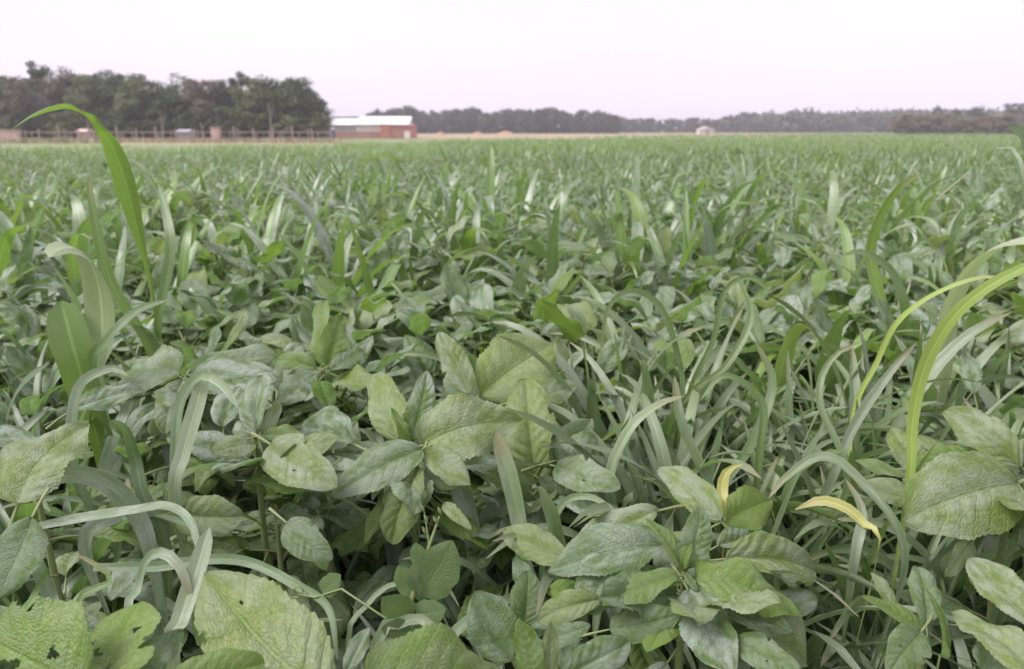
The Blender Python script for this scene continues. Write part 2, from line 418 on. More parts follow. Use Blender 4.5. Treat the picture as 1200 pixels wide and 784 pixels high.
def grass_plant(loc, h, nblade, seed, name='grass_plant', keys='bbbug', wscale=1.0, kinds=('arch', 'arch', 'lean', 'up'), culm=True):
    g = random.Random(seed)
    root = empty(name, loc, 0)
    if culm:
        link('stem', CULMS[seed % 2], root, M=Matrix.Diagonal((.5, .5, h * .72, 1)))
    az = g.uniform(0, 6.28); key0 = g.choice(keys)
    for k in range(nblade):
        f = k / max(1, nblade - 1); az += math.pi + g.uniform(-.8, .8)
        key = key0 if g.random() < .6 else g.choice(keys)
        if culm:
            z = h * (.12 + .60 * f); kind = 'up' if f > .85 and g.random() < .45 else g.choice(('arch', 'arch', 'lean'))
            L = h * g.uniform(.45, .70) * (.75 if kind == 'up' else 1); tilt = R(g.uniform(0, 28)) if kind != 'up' else 0
        else:
            z = 0.0; kind = g.choice(kinds); L = h * g.uniform(.95, 1.3) * (1.15 if kind != 'up' else .95); tilt = 0
        ws = wscale * g.uniform(.75, 1.2) * (.62 / max(L, .25)) ** .6
        M = Matrix.Translation((g.uniform(-.02, .02), g.uniform(-.02, .02), z)) @ Matrix.Rotation(az, 4, 'Z') @ Matrix.Rotation(-tilt, 4, 'X') @ Matrix.Rotation(g.uniform(-.12, .12), 4, 'Y') @ Matrix.Diagonal((L * ws, L, L, 1))
        link('blade', g.choice(BL[key][kind]), root, M=M)
    return root

# ================================================================== SETTING
M_SOIL = plain('soil', (.045, .034, .024), .95, .35, 6.0, (.025, .02, .015))
gv, gf = [], []
xs = np.concatenate([np.linspace(-900, -8, 12), np.linspace(-6, 6, 60), np.linspace(8, 900, 12)])
ys = np.concatenate([[-60, -10], np.linspace(-2, 9, 60), np.linspace(12, 900, 16)])
X, Y = np.meshgrid(xs, ys)
Z = np.where((np.abs(X) < 6) & (Y > -2) & (Y < 9), .018 * np.sin(X * 9 + np.sin(Y * 5) * 2) * np.sin(Y * 11 + X * 3) + rng.normal(0, .006, X.shape), 0)
ground = link('ground', mesh_np('ground', np.stack([X, Y, Z], -1).reshape(-1, 3), grid_faces(len(ys), len(xs)), None, (M_SOIL,)))
tag(ground, 'dark soil of the field under the crop', kind='structure')

# pale farm track along the far side of the field
M_TRACK = plain('track_earth', (.36, .31, .22), .95, .2, .4, (.30, .27, .19))
V = []
for px0 in np.linspace(140, 400, 24):
    d0 = 57 + (max(px0, 0) / 470) * 6
    V += [(gx(px0, d0), d0, .02), (gx(px0, d0 + 8), d0 + 8, .02)]
tag(link('farm_track', mesh_np('farm_track', V, grid_faces(24, 2), None, (M_TRACK,))), 'pale earth farm track between field and fence', kind='structure')

# dry strip of bare ground beyond the field, right of the barn
M_DRY = plain('dry_ground', (.34, .25, .16), .95, .3, .15, (.26, .22, .12))
V = []
for px0 in np.linspace(480, 960, 20):
    V += [(gx(px0, 96), 96, .02), (gx(px0, 215), 215, .02)]
tag(link('bare_ground', mesh_np('bare_ground', V, grid_faces(20, 2), None, (M_DRY,))), 'orange brown bare ground beyond the crop right of the barn', kind='structure')
M_TURF = plain('turf', (.17, .21, .085), .95, .2, .25, (.20, .22, .10))
V = []
for px0 in np.linspace(-300, 1500, 20):
    V += [(gx(px0, 30), 30, .008), (gx(px0, 215), 215, .008)]
tag(link('turf_margin', mesh_np('turf_margin', V, grid_faces(20, 2), None, (M_TURF,))), 'short green turf between crop and fence', kind='structure')
M_GREENGR = plain('green_ground', (.22, .19, .11), .95, .2, .05, (.17, .16, .085))
V = []
for px0 in np.linspace(-300, 1500, 30):
    V += [(gx(px0, 216), 216, .012), (gx(px0, 860), 860, .012)]
tag(link('meadow', mesh_np('meadow', V, grid_faces(30, 2), None, (M_GREENGR,))), 'far meadow in front of the woods', kind='structure')

# ------------------------------------------------------------------ trees
M_BARK = plain('bark', (.17, .14, .115), .9, .35, 2.0)
M_BARK_P = plain('bark_pale', (.25, .22, .19), .9, .3, 2.0)
FOL = {'dark': foliage('foliage_dark', (0.075, 0.105, 0.056), (0.140, 0.170, 0.090)),
       'olive': foliage('foliage_olive', (0.133, 0.168, 0.073), (0.210, 0.231, 0.112)),
       'brown': foliage('foliage_twigs', (0.163, 0.138, 0.112), (0.225, 0.194, 0.156)),
       'far': foliage('foliage_far', (0.081, 0.101, 0.074), (0.142, 0.149, 0.101)),
       'scrub': foliage('foliage_scrub', (0.180, 0.156, 0.096), (0.252, 0.216, 0.132))}
def quads_at(C, size, g):
    """leaf-clump quads with random directions at centres C (n,3)"""
    n = len(C)
    a = g.normal(size=(n, 3)); a /= np.linalg.norm(a, axis=1)[:, None]
    b = g.normal(size=(n, 3)); b -= a * (a * b).sum(1)[:, None]; b /= np.linalg.norm(b, axis=1)[:, None]
    s = size * g.uniform(.5, 1.25, (n, 1)); s2 = s * g.uniform(.35, .8, (n, 1))
    V = np.stack([C - a * s, C - b * s2, C + a * s, C + b * s2], 1).reshape(-1, 3)
    return V, np.arange(n * 4).reshape(-1, 4), np.tile([[0, 0], [1, 0], [1, 1], [0, 1]], (n, 1)).astype(float)
TREES = {}
def tree_variant(seed, h=9.0, spread=3.0, nclump=42, per=120, leaf=.17, low=.22, shape=1.0):
    g = np.random.default_rng(seed)
    parts = []; tips = []
    top = h * .72
    tr = [(0, 0, 0)]
    for k in range(1, 6):
        tr.append((g.normal(0, .10) * k * .5, g.normal(0, .10) * k * .5, top * k / 5))
    rad = [.20 * h / 9 * (1 - .16 * k) for k in range(6)]; rad[0] *= 1.35
    parts.append(tube(tr, rad, 7))
    for k in range(nclump):
        f = g.uniform(low, 1.0)
        r = spread * math.sin(math.pi * min(1, max(.06, (f - low * .5) / (1.06 - low * .5))) ** shape) ** .7 * g.uniform(.35, 1.05)
        az = g.uniform(0, 6.28)
        c = np.array([math.cos(az) * r, math.sin(az) * r, h * f * g.uniform(.92, 1.04)])
        tips.append(c)
        if k % 2 == 0:
            i = int(np.clip(f * 5 / .9 - 1, 1, 5)); b0 = np.array(tr[i])
            m = (b0 + c) / 2 + np.array([0, 0, -.15 * r])
            parts.append(tube([b0, m, c], [.07 * h / 9, .045 * h / 9, .015], 5))
    trunk = join(parts)
    C = []
    for c in tips:
        rr = spread * g.uniform(.17, .42)
        n = int(per * g.uniform(.5, 1.3))
        d = g.normal(size=(n, 3)); d /= np.linalg.norm(d, axis=1)[:, None]
        d *= (g.uniform(0, 1, (n, 1)) ** .45) * rr; d[:, 2] *= .92
        C.append(c + d)
    crown = quads_at(np.vstack(C), leaf, g)
    return trunk, crown
specs = [(1, 9, 2.7, 62, 150, .16, .12, 1.0), (2, 9, 3.1, 66, 150, .17, .14, .9), (3, 9, 2.3, 52, 150, .15, .12, 1.1), (4, 9, 2.9, 56, 150, .17, .18, .8), (5, 9, 2.6, 62, 140, .16, .10, 1.15)]
specs += [(11, 9, 3.2, 60, 110, .24, .02, .75), (12, 9, 2.8, 60, 110, .24, .02, .8), (13, 9, 3.5, 60, 110, .24, .02, .7)]
for i, sp in enumerate(specs):
    tk, cr = tree_variant(40 + sp[0], *sp[1:])
    TREES[i] = (tk, cr)
_tree_cache = {}
def tree(name, px, d, h, variant, fol, label, group=None, cat='tree', bark=None, sx=1.0, base_z=0.0):
    k = (variant, fol, bark is None)
    if k not in _tree_cache:
        tk, cr = TREES[variant]
        _tree_cache[k] = (mesh_np('trunk', *tk, (bark or M_BARK,)), mesh_np('crown', *cr, (FOL[fol],), smooth=False))
    o = empty(name, (gx(px, d), d, base_z), random.uniform(0, 6.28)); tag(o, label, cat, group)
    s = h / 9.4
    for nm, me in zip(('trunk', 'crown'), _tree_cache[k]):
        link(nm, me, o, M=Matrix.Diagonal((s * sx, s * sx, s, 1)))
    return o
def hpx(py, d):     # height of a thing whose top shows at row py at distance d
    return at(600, py, d).z

G_WOOD = 'trees of the wood behind the fence'
wood = [  # px, top row, distance, variant, foliage, label
    (-28, 84, 88, 1, 'dark', None), (5, 88, 90, 3, 'olive', None), (30, 92, 86, 2, 'brown', 'brownish thin-leaved tree near the left edge of the wood'),
    (52, 74, 94, 2, 'dark', 'tallest narrow tree forming the highest peak of the wood'), (82, 80, 92, 0, 'brown', 'brown-tinged tree just right of the highest peak of the wood'),
    (105, 90, 86, 4, 'olive', None), (128, 82, 91, 0, 'dark', None), (150, 84, 88, 1, 'dark', None), (168, 88, 84, 2, 'olive', None), (182, 96, 88, 4, 'dark', None),
    (200, 103, 85, 3, 'dark', None), (220, 88, 90, 0, 'olive', 'tall olive tree at the notch in the middle of the wood'), (243, 92, 86, 1, 'brown', None),
    (262, 96, 88, 4, 'dark', None), (286, 86, 88, 2, 'dark', None), (302, 92, 85, 3, 'olive', None), (322, 89, 88, 0, 'dark', None),
    (342, 95, 86, 4, 'olive', None), (352, 90, 87, 1, 'dark', 'rounded tree second from the right end of the wood'), (364, 104, 90, 2, 'dark', 'dark tree at the right end of the wood, nearest the barn'),
    (370, 124, 92, 2, 'dark', 'low bushy tree under the right end of the wood, beside the barn')]
for px, py, d, v, f, lab in wood:
    tree('broadleaf_tree', px, d, hpx(py, d) * 1.0, v, f, lab or ('dark green tree in the wood behind the fence' if f == 'dark' else 'olive green tree in the wood behind the fence' if f == 'olive' else 'brown-leaved tree in the middle of the wood'), G_WOOD, sx=random.uniform(1.15, 1.45))
for px in range(-60, 372, 13):      # second rank, seen between the first
    d = random.uniform(95, 108); py = np.interp(px, [0, 50, 150, 190, 230, 370, 395], [100, 92, 94, 112, 100, 108, 128]) + random.uniform(-4, 8)
    tree('broadleaf_tree', px + random.uniform(-4, 4), d, hpx(py, d), random.randrange(5), 'dark', 'shadowy tree deep inside the wood behind the front trees', 'trees deep inside the wood', sx=1.15)
for px in range(-20, 374, 9):
    d = random.uniform(82, 88)
    tree('understorey_bush', px + random.uniform(-5, 5), d, random.uniform(1.8, 3.4), random.randrange(5, 8), random.choice(['dark', 'dark', 'olive']), 'low dark bush at the foot of the wood behind the fence', 'bushes at the foot of the wood', 'bush', sx=1.6)
# pale bare trunks standing in front of the wood
for px, py, d, lab in ((190, 132, 71, 'pale bare trunk standing before the middle of the wood'), (317, 122, 71, 'tall pale bare trunk toward the right end of the wood'), (103, 138, 71, 'short pale bare trunk behind the bent grass blade'), (236, 143, 71, 'thin pale bare trunk left of the pink pillar')):
    hh = hpx(py, d); o = empty('bare_trunk', (gx(px, d), d, 0)); tag(o, lab, 'trunk', 'pale bare trunks by the wood')
    link('trunk', mesh_np('trunk', *tube([(0, 0, 0), (.08, 0, hh * .5), (.02, 0, hh)], [.10, .08, .05], 7), (M_BARK_P,)), o)
    link('branch', mesh_np('branch', *tube([(.07, 0, hh * .6), (.35, 0, hh * .85), (.5, .1, hh * 1.02)], [.06, .04, .02], 5), (M_BARK_P,)), o)

G_R = 'trees of the distant wood right of the barn'
prof = ([398, 420, 445, 470, 482, 500, 530, 560, 575, 600, 640, 660, 670, 690, 705, 720], [137, 136, 128, 125, 123, 130, 127, 126, 131, 127, 126, 127, 132, 128, 129, 135])
px = 402
while px < 724:
    d = random.uniform(235, 262); py = np.interp(px, *prof) + random.uniform(-.5, 3)
    tree('broadleaf_tree', px, d, hpx(py, d), random.randrange(5, 8), 'far', 'small hazy tree in the distant wood right of the barn', G_R, sx=1.25)
    px += random.uniform(5, 8)
tree('broadleaf_tree', 443, 230, hpx(127, 230), 2, 'far', 'narrow lone tree rising behind the barn roof', sx=.6)
prof2 = ([715, 740, 780, 820, 845, 858, 870, 885, 900], [134, 137, 138, 137, 138, 133, 130, 131, 136])
px = 716
while px < 905:
    d = random.uniform(300, 330); py = np.interp(px, *prof2) + random.uniform(0, 2.5)
    tree('broadleaf_tree', px, d, hpx(py, d), random.randrange(5, 8), 'far', 'tiny hazy tree on the low horizon around the white hut', 'trees on the low horizon by the white hut', sx=1.3)
    px += random.uniform(5, 8)
# the farthest wood reads as one mass
gg = np.random.default_rng(5); C = []
p3 = ([885, 900, 940, 970, 1010, 1050, 1090, 1140, 1230, 1330], [139, 135, 132, 134, 132, 130, 131, 131, 130, 128])
for k in range(1300):
    px = gg.uniform(880, 1330); d = gg.uniform(300, 345); H = at(600, np.interp(px, *p3), d).z * gg.uniform(.8, 1.03)
    n = 42; q = gg.normal(size=(n, 3)) * np.array([1.6, 1.6, .9])
    zc = H * gg.uniform(.0, .93) ; q += (gx(px, d), d, zc); q = q[q[:, 2] > .2]; C.append(q)
tag(link('distant_woodland', mesh_np('distant_woodland', *quads_at(np.vstack(C), .95, gg), (FOL['far'],), smooth=False)), 'hazy purple wood on the far right horizon', 'woodland', kind='stuff')
# scrub band and single trees at the right
G_S = 'scrub bushes along the far right edge of the field'
px = 1058
while px < 1260:
    d = random.uniform(150, 175)
    tree('scrub_bush', px, d, hpx(random.uniform(133, 141), d), random.randrange(5, 8), random.choice(['scrub', 'scrub', 'olive', 'brown']), 'brown-green scrub bush along the far right edge of the field', G_S, 'bush', sx=2.2)
    px += random.uniform(5, 9)
for px, py, v, lab in ((1095, 124, 2, 'slender tree sticking out of the scrub, first from its near end'), (1118, 127, 2, 'small thin tree in the scrub between two taller ones'), (1140, 124, 0, 'bushy tree in the middle of the scrub on the right'), (1186, 120, 1, 'round dark tree standing over the scrub at the right edge')):
    tree('broadleaf_tree', px, 185, hpx(py, 185), v, 'far', lab, sx=.8 if v == 2 else 1.5)

# ------------------------------------------------------------------ fence and small things at the wood
M_WOOD = plain('fence_wood', (.36, .28, .25), .9, .3, 3.0, (.27, .21, .19))
M_PINK = plain('pink_render', (.58, .40, .36), .9, .15, 1.5)
fence = empty('wooden_fence', (gx(200, 68), 68, 0)); tag(fence, 'long brown wooden fence running along the foot of the wood', 'fence')
post_me = mesh_np('post', *box(-.06, .06, -.06, .06, 0, 1.25), (M_WOOD,), smooth=False)
pick_me = mesh_np('paling', *box(-.045, .045, -.012, .012, .08, 1.08), (M_WOOD,), smooth=False)
x0, x1 = gx(22, 68), gx(388, 68); fx = fence.location.x
nb = int((x1 - x0) / 1.6)
for i in range(nb + 1):
    x = x0 + (x1 - x0) * i / nb - fx
    link('post', post_me, fence, M=Matrix.Translation((x, 0, 0)) @ Matrix.Diagonal((1, 1, random.uniform(.9, 1.2), 1)))
    if i < nb:
        for j in range(1, 6):
            if random.random() < .5:
                link('paling', pick_me, fence, M=Matrix.Translation((x + j * .27, -.05, 0)) @ Matrix.Rotation(random.uniform(-.05, .05), 4, 'Y') @ Matrix.Diagonal((1, 1, random.uniform(.7, 1.1), 1)))
for z in (.35, .85):
    link('rail', mesh_np('rail', *box(x0 - fx, x1 - fx, -.03, .015, z, z + .09), (M_WOOD,), smooth=False), fence)
def block(name, px0, px1, py, d, depth, label, cat, mat, cap=True):
    a, b = gx(px0, d), gx(px1, d); h = hpx(py, d); c = (a + b) / 2
    o = empty(name, (c, d, 0)); tag(o, label, cat)
    link('body', mesh_np('body', *box(a - c, b - c, 0, depth, 0, h), (mat,), smooth=False), o)
    if cap: link('coping', mesh_np('coping', *box(a - c - .06, b - c + .06, -.06, depth + .06, h + .002, h + .1), (M_TRACK,), smooth=False), o)
    return o
block('garden_wall', -60, 22, 153, 69.5, .3, 'low pink rendered wall at the far left edge of the field', 'wall', M_PINK)
block('gate_pillar', 246.5, 255, 150, 67, .7, 'stout pink pillar in the brown fence', 'pillar', M_PINK)
def hut(name, px0, px1, pe, pr, d, depth, label, cat, mw, mr, ridge_x=True):
    a, b = gx(px0, d), gx(px1, d); c = (a + b) / 2; he, hr = hpx(pe, d), hpx(pr, d); W = (b - a) / 2
    o = empty(name, (c, d, 0)); tag(o, label, cat)
    link('wall', mesh_np('wall', *box(-W, W, 0, depth, 0, he), (mw,), smooth=False), o)
    e = .15
    if ridge_x:
        V = [(-W - e, -e, he + .01), (W + e, -e, he + .01), (W + e, depth / 2, hr), (-W - e, depth / 2, hr), (W + e, depth + e, he + .01), (-W - e, depth + e, he + .01)]
        F = [(0, 1, 2, 3), (3, 2, 4, 5), (0, 3, 5, 5), (1, 4, 2, 2)]
    else:
        V = [(-W - e, -e, he + .01), (0, -e, hr), (0, depth + e, hr), (-W - e, depth + e, he + .01), (W + e, -e, he + .01), (W + e, depth + e, he + .01)]
        F = [(0, 1, 2, 3), (1, 4, 5, 2), (0, 4, 1, 1), (3, 2, 5, 5)]
    me = bpy.data.meshes.new('roof'); me.from_pydata(V, [], [tuple(dict.fromkeys(f)) for f in F]); me.materials.append(mr)
    link('roof', me, o)
    link('door', mesh_np('door', *box(-W * .2, W * .2, -.04, -.003, 0, he * .8), (M_WOOD,), smooth=False), o)
    return o
M_WHITE = plain('white_sheet', (.82, .80, .82), .5, .10, .6)
M_LILAC = plain('grey_lilac_sheet', (.56, .52, .58), .6, .1, .8)
M_CREAM = plain('cream_sheet', (.58, .52, .50), .7, .1, 1.0)
M_BLUE = plain('blue_paint', (.12, .15, .26), .6, .2, 2.0)
hut('small_shed', 89, 100, 155, 151, 72, 1.6, 'tiny pink shed behind the bent grass blade', 'shed', M_PINK, M_PINK)
hut('small_shed', 207, 219, 155, 151.5, 74, 1.6, 'tiny grey white shed half hidden under the wood', 'shed', plain('grey_sheet', (.30, .32, .37), .6, .1), plain('slate_sheet', (.34, .35, .40), .7, .1))
hut('white_hut', 820, 838, 152, 148.5, 190, 3.5, 'small white hut alone on the far edge of the field', 'hut', M_CREAM, M_CREAM, False)

# ------------------------------------------------------------------ barn
def rib_sheet(x0, x1, za, zb, ya, yb, mat_name, pitch=.3):
    n = max(2, int((x1 - x0) / pitch * 2)); V = []
    for i in range(n + 1):
        x = x0 + (x1 - x0) * i / n; o_ = .03 if i % 2 else 0
        V += [(x, ya - o_, za + o_ * .6), (x, yb - o_ * .2, zb + o_)]
    return V, grid_faces(n + 1, 2), np.zeros((len(V), 2))
D = 104.0
bx0, bx1 = gx(385, D), gx(479, D); bc = (bx0 + bx1) / 2
barn = empty('barn', (bc, D, 0)); tag(barn, 'long low barn with white sheet roof and red lower wall', 'barn')
M_REDW = plain('red_brick', (.50, .28, .25), .85, .2, 1.2, (.43, .24, .21))
M_ORANGE = plain('orange_red_sheet', (.62, .29, .23), .7, .12, 1.0)
M_DKRED = plain('dark_red_sheet', (.46, .22, .19), .75, .15, .8)
M_PALEP = plain('pale_pink_sheet', (.80, .72, .73), .6, .06, .8)
zr, ze, zm = hpx(136.5, D + 3), hpx(145.5, D), hpx(154.5, D)
xs_ = gx(417, D) - bc
def bpart(nm, arr, mat, par=None): return link(nm, mesh_np(nm, *arr, (mat,), smooth=False), par or barn)
rf = bpart('roof', rib_sheet(bx0 - bc - .2, xs_ - .02, ze - .1, zr - .25, -.35, 3.0, 'r'), M_WHITE)
rf2 = bpart('roof', rib_sheet(xs_ + .02, bx1 - bc + .1, ze - .05, zr, -.4, 3.0, 'r'), M_WHITE)
bpart('back_roof', rib_sheet(bx0 - bc - .2, bx1 - bc + .1, zr - .02, ze - .4, 3.0, 6.3, 'r'), M_WHITE)
bpart('front_wall', box(bx0 - bc, xs_ - .06, 0.01, .2, zm + .01, ze - .05), M_LILAC)
bpart('front_panel', box(xs_, gx(446, D) - bc, -.03, .2, zm + .01, ze - .03), M_PALEP)
bpart('post', box(xs_ - .055, xs_ - .005, -.06, .2, 0, ze - .04), M_WOOD)
bpart('lower_wall', box(bx0 - bc, gx(446, D) - bc, -.05, .22, 0, zm), M_REDW)
bpart('front_wall', box(gx(446, D) - bc + .01, bx1 - bc, 0, .2, 0, ze - .06), M_LILAC)
for xe in (bx0 - bc + .02, bx1 - bc - .02):
    V = np.array([(xe, .21, 0), (xe, 6, 0), (xe, 6, ze - .35), (xe, 3, zr - .3), (xe, .21, ze - .1), (xe, .21, ze - .1)])
    me = bpy.data.meshes.new('gable'); me.from_pydata([tuple(v) for v in V[:5]], [], [(0, 1, 2, 3, 4)]); me.materials.append(M_LILAC); link('gable', me, barn)
D2 = 101.5
cx = gx(451.5, D2)
sh = empty('orange_annex', (cx, D2, 0)); tag(sh, 'orange red box-shaped annex in front of the barn', 'annex')
wv_ = gx(457, D2) - gx(446, D2)
link('body', mesh_np('body', *box(-wv_ / 2, wv_ / 2, 0, 2.3, 0, hpx(146.5, D2)), (M_ORANGE,), smooth=False), sh)
for k in range(7):
    x = -wv_ / 2 + wv_ * (k + .5) / 7; link('rib', mesh_np('rib', *box(x - .04, x + .04, -.05, -.003, .05, hpx(146.5, D2) - .05), (M_ORANGE,), smooth=False), sh)
link('roof', mesh_np('roof', *box(-wv_ / 2 - .08, wv_ / 2 + .08, -.1, 2.35, hpx(146.5, D2) + .003, hpx(146.5, D2) + .1), (M_ORANGE,), smooth=False), sh)
a, b_ = gx(457.3, D2), gx(486, D2); cx = (a + b_) / 2; wv_ = b_ - a; hh = hpx(148, D2)
sh = empty('red_shed', (cx, D2, 0)); tag(sh, 'dark red shed in front of the right end of the barn', 'shed')
link('wall', mesh_np('wall', *box(-wv_ / 2, wv_ / 2, .1, 2.2, 0, hh), (M_DKRED,), smooth=False), sh)
for k in range(14):
    x = -wv_ / 2 + wv_ * (k + .5) / 14; link('board', mesh_np('board', *box(x - .13, x + .13, .04 + .02 * (k % 2), .095, .03, hh - .04), (M_DKRED,), smooth=False), sh)
link('roof', mesh_np('roof', *box(-wv_ / 2 - .1, wv_ / 2 + .1, -.05, 2.3, hh + .003, hh + .12), (M_ORANGE,), smooth=False), sh)
link('door', mesh_np('door', *box(.2, .95, -.01, .035, .02, hh * .6), (M_PALEP,), smooth=False), sh)
hut('blue_shed', 377, 388, 152, 149.5, 98, 2.0, 'small dull blue shed squeezed between the wood and the barn', 'shed', M_BLUE, M_LILAC)
# heaps of earth and bricks in the bare ground
M_HEAP = plain('heap_earth', (.42, .22, .13), .95, .3, 1.2, (.34, .26, .18))
for px, wpx, py, d, lab in ((516, 13, 154.8, 165, 'dark rusty heap of earth nearest the red shed'), (560, 18, 155, 170, 'pale orange heap of earth, middle of the three'), (592, 26, 154, 172, 'widest orange heap of earth, farthest from the barn')):
    n1, n2 = 9, 16; W = (gx(px + wpx / 2, d) - gx(px - wpx / 2, d)) / 2; H = max(.5, hpx(py, d)); V = []
    for i in range(n1):
        r_ = i / (n1 - 1)
        for j in range(n2):
            an = 2 * math.pi * j / (n2 - 1); q = 1 + .12 * math.sin(an * 3 + px) + .08 * math.sin(an * 7)
            V.append((math.cos(an) * W * r_ * q, math.sin(an) * W * .6 * r_ * q, H * (1 - r_ ** 1.6) * (1 + .12 * math.sin(an * 5 + r_ * 6))))
    o = link('earth_heap', mesh_np('earth_heap', V, grid_faces(n1, n2), None, (M_HEAP,))); o.location = (gx(px, d), d, 0); tag(o, lab, 'heap', 'heaps in the bare ground')
# ================================================================== CROP
UP = Vector((0, 0, 1))
def hero_leaf(root, base, tip, key='d', var=0, hint=(0, -.35, 1), wid=1.0, mesh=None, pet=True):
    b, t = at(*base), at(*tip)
    ax = t - b; L = ax.length * 1.06
    me = mesh or LEAF_HI[key][var % 12]
    h = Vector(hint)
    M = frame(b - root.location, ax, h, L) @ Matrix.Diagonal((wid * 1.02, 1, 1, 1))
    return link('leaf', me, root, M=M)
def hero_plant(label, apex, leaves, ground_d=None, extra=0, seed=0, size=.12, keys='ddyg', name='broadleaf_plant', whorl=0, wsize=.10):
    top = at(*apex); gxy = Vector((top.x + random.uniform(-.04, .04), (ground_d or apex[2]) + .03, 0))
    root = empty(name, gxy); tag(root, label, 'plant')
    rel = top - gxy
    pts = [(0, 0, 0), (rel.x * .25 + .012, rel.y * .2, rel.z * .35), (rel.x * .6 - .008, rel.y * .6, rel.z * .7), tuple(rel)]
    link('stem', mesh_np('stem', *tube(pts, [.0075, .0065, .0055, .0035], 7), (M_STEM,)), root)
    for lf in leaves:
        o = hero_leaf(root, *lf[:2], **(lf[2] if len(lf) > 2 else {}))
    g = random.Random(seed + 77)
    az = g.uniform(0, 6)
    for k in range(whorl):
        az += 2 * math.pi / whorl * 1.0 + g.uniform(-.25, .25); el = R(g.uniform(-12, 30)); L = wsize * g.uniform(.75, 1.1)
        dv = Vector((math.cos(az) * math.cos(el), math.sin(az) * math.cos(el), math.sin(el)))
        link('leaf', g.choice(LEAF_HI[g.choice(keys)]), root, M=frame(rel * .94 + Vector((math.cos(az), math.sin(az), 0)) * .012, dv, Vector((g.uniform(-.2, .2), -.25, 1)), L))
    az += 1.0
    for k in range(int(extra * 2.0) + 3):        # lower leaves in the shade of the top whorl
        az += 2.4; f = .30 + .58 * k / (extra * 2.0 + 3); el = R(g.uniform(-35, 10))
        L = size * g.uniform(.7, 1.05)
        dv = Vector((math.cos(az) * math.cos(el), math.sin(az) * math.cos(el), math.sin(el)))
        p0 = Vector((rel.x * f, rel.y * f, rel.z * f)) + Vector((math.cos(az), math.sin(az), .4)) * L * .4
        link('leaf', g.choice(LEAF_HI[g.choice(keys)]), root, M=frame(p0, dv, Vector((g.uniform(-.3, .3), -.2, 1)), L))
    return root
def H(key='d', var=0, hint=(0, -.35, 1), wid=1.0, mesh=None): return dict(key=key, var=var, hint=hint, wid=wid, mesh=mesh)
FACE = (0, -1, .35)
HOLED = [leaf_mesh('leaf', M_LEAF_G, 140 + i, nl=90, nc=41, wid=.8, droop=.35, fold=.25, ruff=.035, quilt=.014, tooth=.05, teeth=14, holes=hs) for i, hs in enumerate((
    ((.30, .42, .07, .06), (.70, .60, .05, .035), (.52, .25, .03, .03), (.05, .55, .14, .05), (.97, .42, .13, .06)), ((.35, .55, .10, .09), (.62, .30, .04, .04), (.02, .35, .12, .07), (.98, .66, .12, .05))))]
CHEWED = [leaf_mesh('leaf', M_LEAF_Y, 160, nl=80, nc=31, wid=.50, droop=.3, fold=.3, ruff=.03, quilt=.018, point=.75, holes=((.62, .70, .018, .014), (.03, .7, .06, .03), (.4, .35, .014, .012)))]

hero_plant('large whorled broadleaf plant with drooping serrated leaves, bottom centre-right', (802, 668, .83), [
    ((806, 690, .81), (852, 786, .72), H('d', 0, (.1, -.75, .8), 1.15)),
    ((795, 674, .82), (714, 690, .77), H('g', 1, (0, -.2, 1), 1.0)),
    ((812, 680, .82), (938, 692, .81), H('g', 2, (.1, -.25, 1), .9)),
    ((848, 655, .89), (962, 652, .93), H('y', 3, (0, -.55, 1), .95)),
    ((846, 612, .95), (772, 532, 1.01), H('y', 4, (-.2, -.9, .6), 1.0)),
    ((846, 612, .95), (902, 582, 1.0), H('g', 5, (.2, -.9, .6), 1.0)),
    ((803, 664, .845), (818, 594, .86), H('d', 6, FACE, 1.15)),
    ((776, 640, .88), (652, 656, .84), H('d', 7, (0, -.35, 1), .95)),
    ((772, 598, .95), (672, 632, .90), H('y', 1, (0, -.6, 1), .95)),
    ((712, 652, .86), (692, 716, .80), H('d', 2, (0, -.85, .7), 1.4)),
    ((705, 702, .81), (633, 722, .80), H('y', 3, (0, -.6, .8), 1.0)),
    ((713, 738, .76), (792, 722, .77), H('d', 0, (0, -.75, .7), 1.0)),
    ((868, 698, .83), (948, 768, .79), H('y', 5, (.2, -.7, .8), 1.1)),
    ((862, 748, .76), (935, 795, .71), H('d', 6, (0, -.6, .8), 1.1)),
    ((797, 668, .835), (768, 608, .85), H('g', 7, (.8, -.6, .2), .7)),
    ((800, 668, .832), (806, 630, .84), H('g', 2, (-.6, -.7, .2), .6)),
    ((803, 672, .825), (815, 688, .80), H('d', 3, FACE, .8)),
    ((840, 640, .9), (905, 610, .95), H('d', 4, (0, -.6, 1), .9)),
    ((870, 720, .86), (960, 700, .88), H('d', 1, (0, -.5, 1), .9))], extra=7, seed=1, whorl=9, wsize=0.12)
hero_plant('low plant with pale yellow-green oval leaf, between grass stems and the whorled plant', (668, 664, .93), [
    ((668, 662, .90), (594, 614, .96), H('y', 1, (-.3, -.8, .7), 1.05)),
    ((612, 735, .86), (618, 676, .87), H('d', 3, FACE, 1.25)),
    ((625, 690, .9), (600, 655, .92), H('d', 2, FACE, 1.0)),
    ((640, 690, .88), (690, 690, .84), H('g', 4, (0, -.7, .8), 1.0))], extra=3, seed=2, size=.07)
hero_plant('bright green ribbed young plant at the bottom edge, centre', (640, 790, .66), [
    ((628, 800, .655), (612, 728, .67), H('g', 0, (-.4, -.9, .5), .9)),
    ((640, 800, .65), (652, 735, .67), H('y', 1, (.5, -.9, .5), .9)),
    ((655, 795, .66), (735, 750, .68), H('d', 3, (0, -.7, .8), .95)),
    ((600, 775, .69), (556, 702, .71), H('d', 5, (0, -.8, .7), 1.1)),
    ((640, 750, .72), (690, 735, .72), H('d', 6, (0, -.7, .8), 1.0))], extra=2, seed=3, size=.08)
